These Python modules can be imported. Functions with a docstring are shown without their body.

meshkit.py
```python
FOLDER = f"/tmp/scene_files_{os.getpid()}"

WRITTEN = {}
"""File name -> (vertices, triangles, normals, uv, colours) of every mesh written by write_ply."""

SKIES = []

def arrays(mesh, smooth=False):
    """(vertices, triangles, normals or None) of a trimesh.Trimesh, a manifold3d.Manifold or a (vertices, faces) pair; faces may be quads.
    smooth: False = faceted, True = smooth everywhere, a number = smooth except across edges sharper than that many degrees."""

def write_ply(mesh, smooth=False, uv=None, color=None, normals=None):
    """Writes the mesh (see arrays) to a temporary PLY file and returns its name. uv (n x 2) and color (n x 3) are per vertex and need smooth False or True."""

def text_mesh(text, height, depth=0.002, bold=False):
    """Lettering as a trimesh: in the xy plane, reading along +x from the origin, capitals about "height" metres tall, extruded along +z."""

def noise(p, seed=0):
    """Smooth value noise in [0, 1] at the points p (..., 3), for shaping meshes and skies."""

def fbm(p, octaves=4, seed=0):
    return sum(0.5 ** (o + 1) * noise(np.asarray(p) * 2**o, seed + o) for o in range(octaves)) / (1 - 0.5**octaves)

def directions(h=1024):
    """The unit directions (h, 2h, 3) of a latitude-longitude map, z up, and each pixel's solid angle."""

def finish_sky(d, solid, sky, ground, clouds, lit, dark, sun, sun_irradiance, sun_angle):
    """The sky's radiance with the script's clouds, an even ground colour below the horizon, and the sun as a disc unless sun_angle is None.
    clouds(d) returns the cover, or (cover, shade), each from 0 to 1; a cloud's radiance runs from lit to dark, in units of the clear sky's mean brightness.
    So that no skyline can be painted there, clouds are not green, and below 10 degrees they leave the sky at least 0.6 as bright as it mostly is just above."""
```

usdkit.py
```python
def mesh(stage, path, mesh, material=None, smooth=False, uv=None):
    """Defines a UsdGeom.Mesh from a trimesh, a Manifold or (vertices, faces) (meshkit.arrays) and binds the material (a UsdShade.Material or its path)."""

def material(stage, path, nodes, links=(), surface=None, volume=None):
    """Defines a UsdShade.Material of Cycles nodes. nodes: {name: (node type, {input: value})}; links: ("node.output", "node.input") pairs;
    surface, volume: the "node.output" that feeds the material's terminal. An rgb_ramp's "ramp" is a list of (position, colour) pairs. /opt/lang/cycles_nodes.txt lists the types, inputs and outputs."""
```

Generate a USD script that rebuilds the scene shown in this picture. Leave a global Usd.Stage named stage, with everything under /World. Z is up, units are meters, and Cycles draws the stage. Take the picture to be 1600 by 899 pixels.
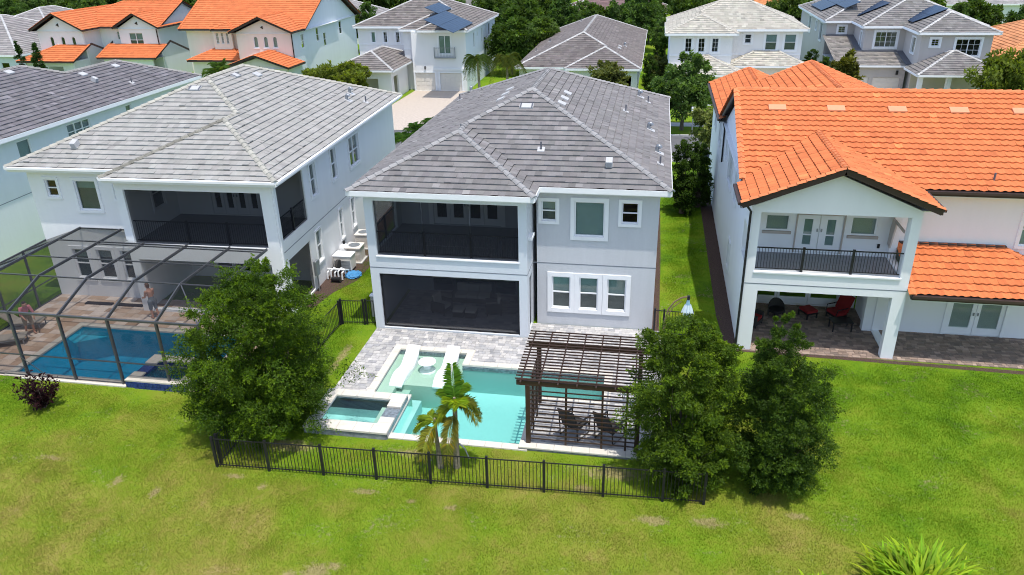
import math, random
import numpy as np, trimesh, shapely, manifold3d
from shapely.geometry import Polygon, box as sbox, LineString
from shapely.ops import unary_union
from pxr import Usd, UsdGeom, UsdLux, UsdShade, Gf, Sdf, Vt
import usdkit, meshkit

random.seed(7); RNG = np.random.default_rng(11)
stage = Usd.Stage.CreateInMemory()
UsdGeom.SetStageUpAxis(stage, 'Z'); UsdGeom.SetStageMetersPerUnit(stage, 1.0)
World = UsdGeom.Xform.Define(stage, '/World')
UsdGeom.Scope.Define(stage, '/World/Looks')

# ------------------------------------------------------------------ camera, sky, sun
CAM = np.array([0, 0, 16.5]); PITCH, YAW, ROLL = map(math.radians, (24.975, -10.6635, -1.3124))
fwd = np.array([math.sin(YAW)*math.cos(PITCH), math.cos(YAW)*math.cos(PITCH), -math.sin(PITCH)])
r0 = np.array([math.cos(YAW), -math.sin(YAW), 0]); u0 = np.cross(r0, fwd)
cr = r0*math.cos(ROLL)+u0*math.sin(ROLL); cu = -r0*math.sin(ROLL)+u0*math.cos(ROLL)
cam = UsdGeom.Camera.Define(stage, '/World/camera')
cam.AddTransformOp().Set(Gf.Matrix4d(*cr, 0, *cu, 0, *(-fwd), 0, *CAM, 1))
cam.CreateHorizontalApertureAttr(36.0); cam.CreateVerticalApertureAttr(36.0*575/1024)
cam.CreateFocalLengthAttr(36*1200.38/1600); cam.CreateClippingRangeAttr(Gf.Vec2f(0.1, 5000))
cam.CreateExposureAttr(0.67)
SUN = np.array([0.15, -0.20, 1.0]); SUN /= np.linalg.norm(SUN)
ELEV = math.asin(SUN[2]); ROTN = math.atan2(SUN[0], SUN[1])
sun = UsdLux.DistantLight.Define(stage, '/World/sun')
sun.CreateNormalizeAttr(True); sun.CreateIntensityAttr(0.67); sun.CreateAngleAttr(0.53); sun.CreateColorAttr(Gf.Vec3f(1, 0.955, 0.88))
zc = SUN; xc = np.cross([0, 1, 0], zc); xc /= np.linalg.norm(xc); yc = np.cross(zc, xc)
sun.AddTransformOp().Set(Gf.Matrix4d(*xc, 0, *yc, 0, *zc, 0, 0, 0, 80, 1))
dome = UsdLux.DomeLight.Define(stage, '/World/sky')
skym = usdkit.material(stage, '/World/Looks/sky', {
    's': ('sky_texture', {'sky_type': 'single_scattering', 'sun_disc': False, 'sun_elevation': ELEV, 'sun_rotation': ROTN, 'aerosol_density': 1.6}),
    'b': ('background_shader', {'strength': 0.15})}, [('s.color', 'b.color')], surface='b.background')
UsdShade.MaterialBindingAPI.Apply(dome.GetPrim()).Bind(skym)
dome.GetPrim().SetCustomDataByKey('kind', 'structure')

# ------------------------------------------------------------------ helpers
_n = {}
def uniq(parent, name):
    k = (parent, name); i = _n.get(k, -1)+1; _n[k] = i
    return name if i == 0 else '%s_%03d' % (name, i)
def tagp(p, label=None, cat=None, group=None, kind=None):
    for k, v in (('label', label), ('category', cat), ('group', group), ('kind', kind)):
        if v: p.SetCustomDataByKey(k, v)
def path(o): return str(o.GetPath()) if hasattr(o, 'GetPath') else (o or '/World')
def obj(name, mesh, mat, parent=None, smooth=False, tint=None, **kw):
    pp = path(parent); p = pp+'/'+uniq(pp, name)
    m = usdkit.mesh(stage, p, mesh, M[mat], smooth=smooth)
    if tint is not None:
        t = np.asarray(tint, np.float32)
        if t.ndim == 1: t = np.stack([t]*3, 1)
        UsdGeom.PrimvarsAPI(m).CreatePrimvar('tint', Sdf.ValueTypeNames.Color3fArray, 'vertex').Set(Vt.Vec3fArray.FromNumpy(t))
    tagp(m.GetPrim(), **kw); return m.GetPrim()
def thing(name, label, cat, loc=(0, 0, 0), rot=0, group=None, kind=None):
    x = UsdGeom.Xform.Define(stage, '/World/'+uniq('/World', name))
    x.AddTranslateOp().Set(Gf.Vec3d(*map(float, loc))); x.AddRotateZOp().Set(float(rot))
    tagp(x.GetPrim(), label, cat, group, kind); return x.GetPrim()
def dup(src, label, loc, rot=0, scale=1.0, group=None):
    was = src.GetCustomData(); nm = src.GetName(); base = nm[:-4] if nm[-4:-3] == '_' and nm[-3:].isdigit() else nm
    p = stage.DefinePrim('/World/'+uniq('/World', base), 'Xform')
    p.GetReferences().AddInternalReference(src.GetPath()); p.SetInstanceable(True)
    x = UsdGeom.Xformable(p); x.ClearXformOpOrder()
    s = np.broadcast_to(scale, 3); c, n_ = math.cos(math.radians(rot)), math.sin(math.radians(rot))
    x.AddTransformOp().Set(Gf.Matrix4d(c*s[0], n_*s[0], 0, 0, -n_*s[1], c*s[1], 0, 0, 0, 0, s[2], 0, *map(float, loc), 1))
    tagp(p, label, was.get('category'), group or was.get('group')); return p
QF = np.array([[0,3,2],[0,2,1],[4,5,6],[4,6,7],[0,1,5],[0,5,4],[1,2,6],[1,6,5],[2,3,7],[2,7,6],[3,0,4],[3,4,7]])
def bx(x0, x1, y0, y1, z0, z1):
    return (np.array([[x0,y0,z0],[x1,y0,z0],[x1,y1,z0],[x0,y1,z0],[x0,y0,z1],[x1,y0,z1],[x1,y1,z1],[x0,y1,z1]], float), QF)
def cat(ms):
    vs, fs, o = [], [], 0
    for m in ms:
        v, f = (np.asarray(m.vertices), np.asarray(m.faces)) if hasattr(m, 'faces') else m
        vs.append(v); fs.append(np.asarray(f)+o); o += len(v)
    return (np.vstack(vs), np.vstack(fs))
def bar(p, q, w, h, up=(0, 0, 1)):
    p, q = np.asarray(p, float), np.asarray(q, float); d = q-p; L = np.linalg.norm(d); d /= L
    up = np.asarray(up, float)
    if abs(d@up) > .98: up = np.array([0, 1., 0])
    s = np.cross(d, up); s /= np.linalg.norm(s); t = np.cross(s, d)
    v, f = bx(-w/2, w/2, 0, L, -h/2, h/2)
    return (p+v[:, :1]*s+v[:, 1:2]*d+v[:, 2:]*t, f)
def tube(pts, rad, n=6, cap=True):
    pts = np.asarray(pts, float); rad = np.broadcast_to(rad, len(pts)); T = np.gradient(pts, axis=0)
    T /= np.linalg.norm(T, axis=1)[:, None]; ref = np.array([0.3, 0.9, 0.2]); vs = []
    for p, r, t in zip(pts, rad, T):
        a = np.cross(t, ref); a /= np.linalg.norm(a); b = np.cross(t, a)
        th = np.arange(n)*2*math.pi/n
        vs.append(p+r*(np.cos(th)[:, None]*a+np.sin(th)[:, None]*b))
    v = np.vstack(vs); f = []
    for i in range(len(pts)-1):
        for j in range(n):
            a, b, c, d = i*n+j, i*n+(j+1) % n, (i+1)*n+(j+1) % n, (i+1)*n+j
            f += [[a, b, c], [a, c, d]]
    if cap:
        for j in range(1, n-1):
            f += [[0, j+1, j], [len(v)-n, len(v)-n+j, len(v)-n+j+1]]
    return (v, np.array(f))
def cyl(x, y, z0, z1, r, n=16, r2=None): return tube([(x, y, z0), (x, y, z1)], [r, r if r2 is None else r2], n)
def ext(poly, z0, z1):
    ms = []
    for g in getattr(poly, 'geoms', [poly]):
        if g.area > 1e-5:
            m = trimesh.creation.extrude_polygon(g, z1-z0, engine='earcut'); m.apply_translation([0, 0, z0]); ms.append(m)
    return cat(ms)
def flat(poly, zf):
    """A sheet over the plan polygon; zf(x, y) gives the height."""
    ms = []
    for g in getattr(poly, 'geoms', [poly]):
        if g.geom_type == 'Polygon' and g.area > 1e-5:
            v, f = trimesh.creation.triangulate_polygon(g, engine='earcut')
            f = np.asarray(f); a = v[f]; s = (a[:, 1, 0]-a[:, 0, 0])*(a[:, 2, 1]-a[:, 0, 1])-(a[:, 1, 1]-a[:, 0, 1])*(a[:, 2, 0]-a[:, 0, 0])
            f = np.where((s < 0)[:, None], f[:, ::-1], f)
            ms.append((np.column_stack([v, zf(v[:, 0], v[:, 1])+0*v[:, 0]]), f))
    return cat(ms)
def box_round(x0, x1, y0, y1, z0, z1, r=.03, seg=2):
    c = np.array([[a, b, d] for a in (x0+r, x1-r) for b in (y0+r, y1-r) for d in (z0+r, z1-r)])
    s = trimesh.creation.icosphere(seg-1, r).vertices
    return trimesh.convex.convex_hull(np.vstack([s+p for p in c]))
def px_of(p):
    q = np.asarray(p, float)-CAM; w = q@fwd
    return np.stack([800+1200.38*(q@cr)/w, 449.5-1200.38*(q@cu)/w], -1), w

# ------------------------------------------------------------------ materials
M = {}
def mat(name, nodes, links=(), surface='p.BSDF', volume=None):
    M[name] = usdkit.material(stage, '/World/Looks/'+name, nodes, links, surface=surface, volume=volume)
def plain(name, col, rough=.6, metal=0., spec=.4, var=.06, scale=3., bump=0., bscale=60.):
    c = np.array(col); nodes = {
        'g': ('geometry', {}), 'n': ('noise_texture', {'scale': scale, 'detail': 5., 'roughness': .6}),
        'r': ('rgb_ramp', {'ramp': [(.3, tuple(np.clip(c*(1-var), 0, 1))), (.7, tuple(np.clip(c*(1+var), 0, 1)))]}),
        'p': ('principled_bsdf', {'roughness': rough, 'metallic': metal, 'specular_ior_level': spec})}
    links = [('g.position', 'n.vector'), ('n.fac', 'r.fac'), ('r.color', 'p.base_color')]
    if bump:
        nodes['bn'] = ('noise_texture', {'scale': bscale, 'detail': 3.}); nodes['b'] = ('bump', {'strength': bump, 'distance': .02})
        links += [('g.position', 'bn.vector'), ('bn.fac', 'b.height'), ('b.normal', 'p.normal')]
    mat(name, nodes, links)
def stucco(name, col, dirt=.12):
    c = np.array(col)
    mat(name, {'g': ('geometry', {}), 'm': ('mapping', {'scale': (2.2, 2.2, .22)}),
        'n': ('noise_texture', {'scale': .9, 'detail': 6., 'roughness': .65}), 'n2': ('noise_texture', {'scale': 14., 'detail': 3.}),
        'mx': ('mix', {'fac': .35}), 'r': ('rgb_ramp', {'ramp': [(.3, tuple(c*(1-dirt))), (.62, tuple(c)), (.8, tuple(np.minimum(c*1.04, 1)))]}),
        'bn': ('noise_texture', {'scale': 45., 'detail': 4.}), 'b': ('bump', {'strength': .35, 'distance': .015}),
        'p': ('principled_bsdf', {'roughness': .85, 'specular_ior_level': .25})},
        [('g.position', 'm.vector'), ('m.vector', 'n.vector'), ('g.position', 'n2.vector'), ('g.position', 'bn.vector'), ('n.color', 'mx.color1'), ('n2.color', 'mx.color2'),
         ('mx.color', 'r.fac'), ('r.color', 'p.base_color'), ('bn.fac', 'b.height'), ('b.normal', 'p.normal')])
def tinted(name, rough=.75, spec=.3, stain=.25, nscale=1.3, bump=.3, trans=0.):
    """Colour comes piece by piece from the primvar tint, with weathering over it."""
    nodes = {'a': ('attribute', {'attribute': 'tint'}), 'g': ('geometry', {}),
        'n': ('noise_texture', {'scale': nscale, 'detail': 6., 'roughness': .7}), 'n2': ('noise_texture', {'scale': 30., 'detail': 3.}),
        'r': ('rgb_ramp', {'ramp': [(.3, (1-stain,)*3), (.65, (1.,)*3), (.8, (1+stain*.3,)*3)]}),
        'r2': ('rgb_ramp', {'ramp': [(.3, (.88,)*3), (.7, (1.08,)*3)]}),
        'm': ('mix', {'mix_type': 'multiply', 'fac': 1.}), 'm2': ('mix', {'mix_type': 'multiply', 'fac': 1.}),
        'b': ('bump', {'strength': bump, 'distance': .01}), 'p': ('principled_bsdf', {'roughness': rough, 'specular_ior_level': spec})}
    links = [('g.position', 'n.vector'), ('g.position', 'n2.vector'), ('n.fac', 'r.fac'), ('n2.fac', 'r2.fac'), ('a.color', 'm.color1'), ('r.color', 'm.color2'),
        ('m.color', 'm2.color1'), ('r2.color', 'm2.color2'), ('m2.color', 'p.base_color'), ('n2.fac', 'b.height'), ('b.normal', 'p.normal')]
    if trans:
        nodes['t'] = ('translucent_bsdf', {}) if False else ('diffuse_bsdf', {})
    mat(name, nodes, links)
def leafmat(name, gloss=.45, tr=.35):
    mat(name, {'a': ('attribute', {'attribute': 'tint'}), 'oi': ('object_info', {}), 'r': ('rgb_ramp', {'ramp': [(0., (.8, .85, .8)), (1., (1.15, 1.1, 1.1))]}),
        'm': ('mix', {'mix_type': 'multiply', 'fac': 1.}), 'p': ('principled_bsdf', {'roughness': gloss, 'specular_ior_level': .16}),
        't': ('translucent_bsdf', {}), 'h': ('hsv', {'saturation': 1.15, 'value': 1.5, 'hue': .49}), 'mc': ('mix_closure', {'fac': tr})},
        [('oi.random', 'r.fac'), ('a.color', 'm.color1'), ('r.color', 'm.color2'), ('m.color', 'p.base_color'), ('m.color', 'h.color'), ('h.color', 't.color'),
         ('p.BSDF', 'mc.closure1'), ('t.BSDF', 'mc.closure2')], surface='mc.closure')
def screenmat(name, op, col=(.012, .012, .013)):
    mat(name, {'d': ('diffuse_bsdf', {'color': col}), 't': ('transparent_bsdf', {'color': (1., 1., 1.)}), 'm': ('mix_closure', {'fac': op})},
        [('t.BSDF', 'm.closure1'), ('d.BSDF', 'm.closure2')], surface='m.closure')
stucco('stucco_gray', (.56, .575, .60)); stucco('stucco_white', (.82, .825, .82), .07); stucco('stucco_right', (.80, .81, .82), .06)
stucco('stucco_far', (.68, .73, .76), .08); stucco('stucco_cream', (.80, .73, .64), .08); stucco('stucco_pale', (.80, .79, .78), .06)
stucco('stucco_taupe', (.52, .48, .45), .1); stucco('stucco_trim_tan', (.62, .56, .48), .08); stucco('stucco_main_trim', (.64, .67, .70), .07)
plain('white_trim', (.80, .81, .82), .5, var=.03, scale=2.); plain('white_plastic', (.82, .83, .84), .35, var=.02)
plain('cream_door', (.74, .69, .62), .5, var=.03); plain('brown_fascia', (.045, .028, .024), .5, var=.15); plain('black_metal', (.012, .012, .014), .4, var=.2)
plain('bronze_metal', (.045, .026, .019), .4, var=.2); plain('cage_metal', (.055, .057, .062), .35, var=.15, spec=.6)
plain('dark_room', (.03, .03, .032), .8); plain('ceiling_gray', (.6, .62, .64), .8); plain('floor_gray', (.26, .26, .27), .8, var=.12, scale=6.)
plain('blind_white', (.62, .66, .62), .8, var=.03); plain('blind_green', (.44, .55, .53), .8, var=.05); plain('blind_gray', (.22, .225, .23), .8, var=.1); plain('gray_metal', (.30, .32, .34), .4, .6, var=.1)
plain('coping', (.62, .58, .51), .7, var=.08, scale=5., bump=.2); plain('coping_two', (.50, .46, .39), .7, var=.12, scale=5.)
plain('plaster', (.41, .56, .53), .7, var=.06, scale=22.); plain('shelf_plaster', (.36, .47, .39), .7, var=.05, scale=22.); plain('blue_plaster', (.02, .38, .50), .7, var=.08, scale=5.)
plain('spa_tile', (.17, .20, .23), .3, var=.5, scale=9.); plain('blue_tile', (.02, .04, .16), .2, var=.5, scale=12.); plain('stone_cladding', (.22, .23, .25), .8, var=.4, scale=5., bump=.5, bscale=8.)
plain('asphalt', (.11, .11, .115), .9, var=.12, scale=2., bump=.3); plain('concrete', (.46, .45, .43), .85, var=.1, scale=2.)
plain('mulch', (.075, .045, .035), .95, var=.5, scale=18., bump=1., bscale=25.); plain('soil', (.30, .23, .15), .95, var=.25, scale=6., bump=.5)
plain('bark', (.13, .10, .075), .9, var=.35, scale=9., bump=.8, bscale=20.); plain('palm_trunk', (.24, .21, .15), .85, var=.3, scale=12.)
plain('solar', (.010, .024, .055), .32, var=.25, scale=1.2, spec=.35); plain('cushion_red', (.22, .012, .014), .85, var=.15, scale=6.); plain('cushion_beige', (.5, .47, .42), .9)
plain('wicker', (.03, .028, .027), .7, var=.3, scale=30.); plain('tarp_blue', (.06, .24, .48), .45, var=.15); plain('umbrella_blue', (.36, .56, .66), .8, var=.08); plain('umbrella_pale', (.62, .72, .76), .8, var=.05)
plain('wood_bronze', (.20, .14, .08), .5, var=.2); plain('canvas_tan', (.33, .29, .24), .85, var=.08); plain('rug_dark', (.03, .022, .02), .95, var=.3); plain('arch_tan', (.42, .37, .33), .8)
plain('vent_pink', (.64, .28, .15), .7, var=.05); plain('lilac_wall', (.66, .66, .68), .85, var=.03); plain('vent_gray', (.45, .45, .45), .5, var=.05); plain('joint', (.16, .18, .21), .9); plain('flashing', (.10, .105, .125), .5, var=.1); plain('skin', (.48, .25, .17), .55, var=.05); plain('shirt_pink', (.62, .22, .24), .85); plain('shorts_khaki', (.32, .26, .2), .85)  # the dark gray for the wall grooves is their shade as a colour
plain('shorts_gray', (.16, .18, .2), .85); plain('hair_dark', (.05, .03, .02), .7); plain('hair_brown', (.12, .06, .03), .7); plain('step_tile', (.55, .66, .62), .6)
tinted('roof_tile', .8, .25, .22, 1.1); tinted('clay_tile', .75, .25, .14, .9, .2); tinted('paver', .85, .2, .22, 2.); tinted('cap_tile', .8, .25, .2, 1.5)
leafmat('leaf'); leafmat('leaf_soft', .6, .45)
screenmat('screen_dark', .36); screenmat('screen_very_dark', .42, (.02, .02, .022)); screenmat('screen_cage', .24, (.014, .015, .018)); screenmat('screen_far', .5, (.08, .09, .11))
mat('glass', {'f': ('layer_weight', {'blend': .5}), 'pw': ('math', {'math_type': 'power', 'value2': 4.}), 't': ('transparent_bsdf', {'color': (.76, .80, .79)}), 'g': ('glossy_bsdf', {'roughness': .02, 'color': (1., 1., 1.)}), 'a': ('math', {'math_type': 'multiply_add', 'value2': .7, 'value3': .035}), 'm': ('mix_closure', {})},
    [('f.facing', 'pw.value1'), ('pw.value', 'a.value1'), ('a.value', 'm.fac'), ('t.BSDF', 'm.closure1'), ('g.BSDF', 'm.closure2')], surface='m.closure')
def watermat(name, tint, absorb, dens):
    mat(name, {'g': ('geometry', {}), 'mp': ('mapping', {'scale': (1., 1., 1.)}), 'n': ('noise_texture', {'scale': 3.2, 'detail': 3., 'distortion': .6}), 'b': ('bump', {'strength': .25, 'distance': .03}),
        'f': ('fresnel', {'IOR': 1.33}), 't': ('transparent_bsdf', {'color': tint}), 'gl': ('glossy_bsdf', {'roughness': .03, 'color': (1., 1., 1.)}), 'm': ('mix_closure', {}),
        'v': ('absorption_volume', {'color': absorb, 'density': dens})},
        [('g.position', 'mp.vector'), ('mp.vector', 'n.vector'), ('n.fac', 'b.height'), ('b.normal', 'gl.normal'), ('f.fac', 'm.fac'), ('t.BSDF', 'm.closure1'), ('gl.BSDF', 'm.closure2')],
        surface='m.closure', volume='v.volume')
watermat('pool_water', (.95, .98, .98), (.22, .90, .90), .30)
watermat('deep_water', (.9, .96, .98), (.05, .75, .90), .4)
# lawn: patches of green, yellow green and straw, bare spots
def lawn_nodes(extra, out):
    nodes = {'g': ('geometry', {}), 'n1': ('noise_texture', {'scale': .16, 'detail': 4., 'roughness': .6}), 'n2': ('noise_texture', {'scale': .75, 'detail': 6., 'roughness': .68, 'distortion': .5}),
        'n3': ('noise_texture', {'scale': 7., 'detail': 4., 'roughness': .75}), 'sx': ('separate_xyz', {}),
        'yr': ('map_range', {'from_min': 12., 'from_max': 27., 'to_min': -.30, 'to_max': .0, 'clamp': True}),
        'a1': ('math', {'math_type': 'add'}), 'a2': ('math', {'math_type': 'multiply_add', 'value2': .7}), 'a4': ('math', {'math_type': 'multiply', 'value2': .8}), 'a3': ('math', {'math_type': 'multiply_add', 'value2': .35}),
        'ramp': ('rgb_ramp', {'ramp': [(.44, (.33, .265, .105)), (.55, (.245, .232, .050)), (.66, (.188, .230, .026)), (.76, (.156, .240, .016)), (.86, (.112, .212, .011)), (.96, (.064, .142, .010))]}),
        'soilr': ('rgb_ramp', {'ramp': [(.3, (.27, .20, .10)), (.7, (.40, .31, .18))]}),
        'mixs': ('mix', {})}
    links = [('g.position', 'n1.vector'), ('g.position', 'n2.vector'), ('g.position', 'n3.vector'), ('g.position', 'sx.vector'), ('sx.y', 'yr.value'),
        ('n1.fac', 'a1.value1'), ('yr.result', 'a1.value2'), ('n2.fac', 'a2.value1'), ('a1.value', 'a2.value3'), ('n3.fac', 'a3.value1'), ('a2.value', 'a3.value3'),
        ('a3.value', 'a4.value1'), ('a4.value', 'ramp.fac'), ('n3.fac', 'soilr.fac'), ('ramp.color', 'mixs.color1'), ('soilr.color', 'mixs.color2')]
    spots = [(-8.75, 15.2, .6, .45), (-9.5, 14.85, .35, .45), (-8.3, 15.45, .5, .25), (-8.6, 18.65, .75, .22), (-6.9, 18.45, .25, .16), (-5.6, 18.35, .35, .2), (-13.2, 18.75, .6, .2), (-12.0, 18.4, .25, .25), (.6, 18.75, .8, .3), (2.3, 18.9, .8, .35), (5.0, 19.6, .6, .25), (-17.0, 17.9, .3, .5),
             (-15.4, 17.6, .25, .45), (-12.5, 20.6, 1.8, .6), (-7.5, 20.9, 1.1, .45), (-.9, 20.8, 1.5, .5), (-1.5, 19.9, .5, .3), (.3, 40., .3, 9.), (-20., 18.7, .8, .25), (-12.6, 27., .35, 2.5)]
    last = None
    for i, (cx, cy, rx, ry) in enumerate(spots):
        nodes['d%d' % i] = ('mapping', {'location': (-cx/rx, -cy/ry, 0.), 'scale': (1/rx, 1/ry, 0.)}); nodes['q%d' % i] = ('gradient_texture', {'gradient_type': 'spherical'})
        links += [('g.position', 'd%d.vector' % i), ('d%d.vector' % i, 'q%d.vector' % i)]
        if last is None: last = 'q0.fac'
        else:
            nodes['x%d' % i] = ('math', {'math_type': 'maximum'}); links += [(last, 'x%d.value1' % i), ('q%d.fac' % i, 'x%d.value2' % i)]; last = 'x%d.value' % i
    nodes['s0'] = ('math', {'math_type': 'add'}); nodes['s1'] = ('math', {'math_type': 'multiply_add', 'value2': 2.1, 'value3': -2.25}); nodes['s2'] = ('math', {'math_type': 'add'}); nodes['s3'] = ('map_range', {'from_min': .1, 'from_max': .6, 'to_min': 0., 'to_max': .7, 'clamp': True})
    links += [('n2.fac', 's0.value1'), ('n3.fac', 's0.value2'), ('s0.value', 's1.value1'), (last, 's2.value1'), ('s1.value', 's2.value2'), ('s2.value', 's3.value'), ('s3.result', 'mixs.fac')]
    nodes.update(extra); return nodes, links
ln, ll = lawn_nodes({'b': ('bump', {'strength': .7, 'distance': .05}), 'bn': ('noise_texture', {'scale': 24., 'detail': 4., 'roughness': .7}), 'p': ('principled_bsdf', {'roughness': .9, 'specular_ior_level': .04})}, None)
mat('lawn', ln, ll+[('mixs.color', 'p.base_color'), ('g.position', 'bn.vector'), ('bn.fac', 'b.height'), ('b.normal', 'p.normal')])
ln, ll = lawn_nodes({'oi': ('object_info', {}), 'p': ('principled_bsdf', {'roughness': .8, 'specular_ior_level': .05}), 't': ('translucent_bsdf', {}), 'mc': ('mix_closure', {'fac': .35}), 'v': ('hsv', {'saturation': 1.0, 'value': 1.12})}, None)
mat('blade', ln, ll+[('mixs.color', 'v.color'), ('v.color', 'p.base_color'), ('v.color', 't.color'), ('p.BSDF', 'mc.closure1'), ('t.BSDF', 'mc.closure2')], surface='mc.closure')

# ------------------------------------------------------------------ walls and windows
def facade(P, p0, p1, z0, z1, wm, wins=(), holes=(), th=.2, gable=None, trim='white_trim', name='wall', fr='white_trim'):
    p0, p1 = np.array(p0, float), np.array(p1, float); L = np.linalg.norm(p1-p0); u = (p1-p0)/L; n = np.array([u[1], -u[0]])
    ax = 0 if abs(u[0]) > abs(u[1]) else 1
    loc = lambda c: (c-p0[ax])*u[ax]
    poly = sbox(0, z0, L, z1); cut = []
    if gable:
        ga, gb = sorted((loc(gable[2]), loc(gable[3]))) if len(gable) > 2 else (0, L); poly = poly.union(Polygon([(ga, z1-.01), (gb, z1-.01), (loc(gable[0]), gable[1])]))
    for h in holes:
        a, b = sorted((loc(h[0]), loc(h[1]))); cut.append(sbox(a, h[2], b, h[3]))
    W = []
    for w in wins:
        a, b = sorted((loc(w[1]), loc(w[2]))); W.append((w[0], a, b, w[3], w[4], w[5] if len(w) > 5 else {}))
        if w[0] == 'ar':
            r = (b-a)/2; cut.append(unary_union([sbox(a, w[3], b, w[4]-r), shapely.Point((a+b)/2, w[4]-r).buffer(r, 8)]))
        else: cut.append(sbox(a, w[3], b, w[4]))
    if cut: poly = poly.difference(unary_union(cut))
    v, f = ext(poly, 0, th)
    o = obj(name, (np.column_stack([p0[0]+u[0]*v[:, 0]-n[0]*v[:, 2], p0[1]+u[1]*v[:, 0]-n[1]*v[:, 2], v[:, 1]]), f[:, ::-1]), wm, P)
    def mp(m):
        v, f = m; return (np.column_stack([p0[0]+u[0]*v[:, 0]+n[0]*v[:, 1], p0[1]+u[1]*v[:, 0]+n[1]*v[:, 1], v[:, 2]]), f[:, ::-1])
    for w in W: window(P, mp, *w, trim=trim, fr=fr)
    return o
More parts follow.
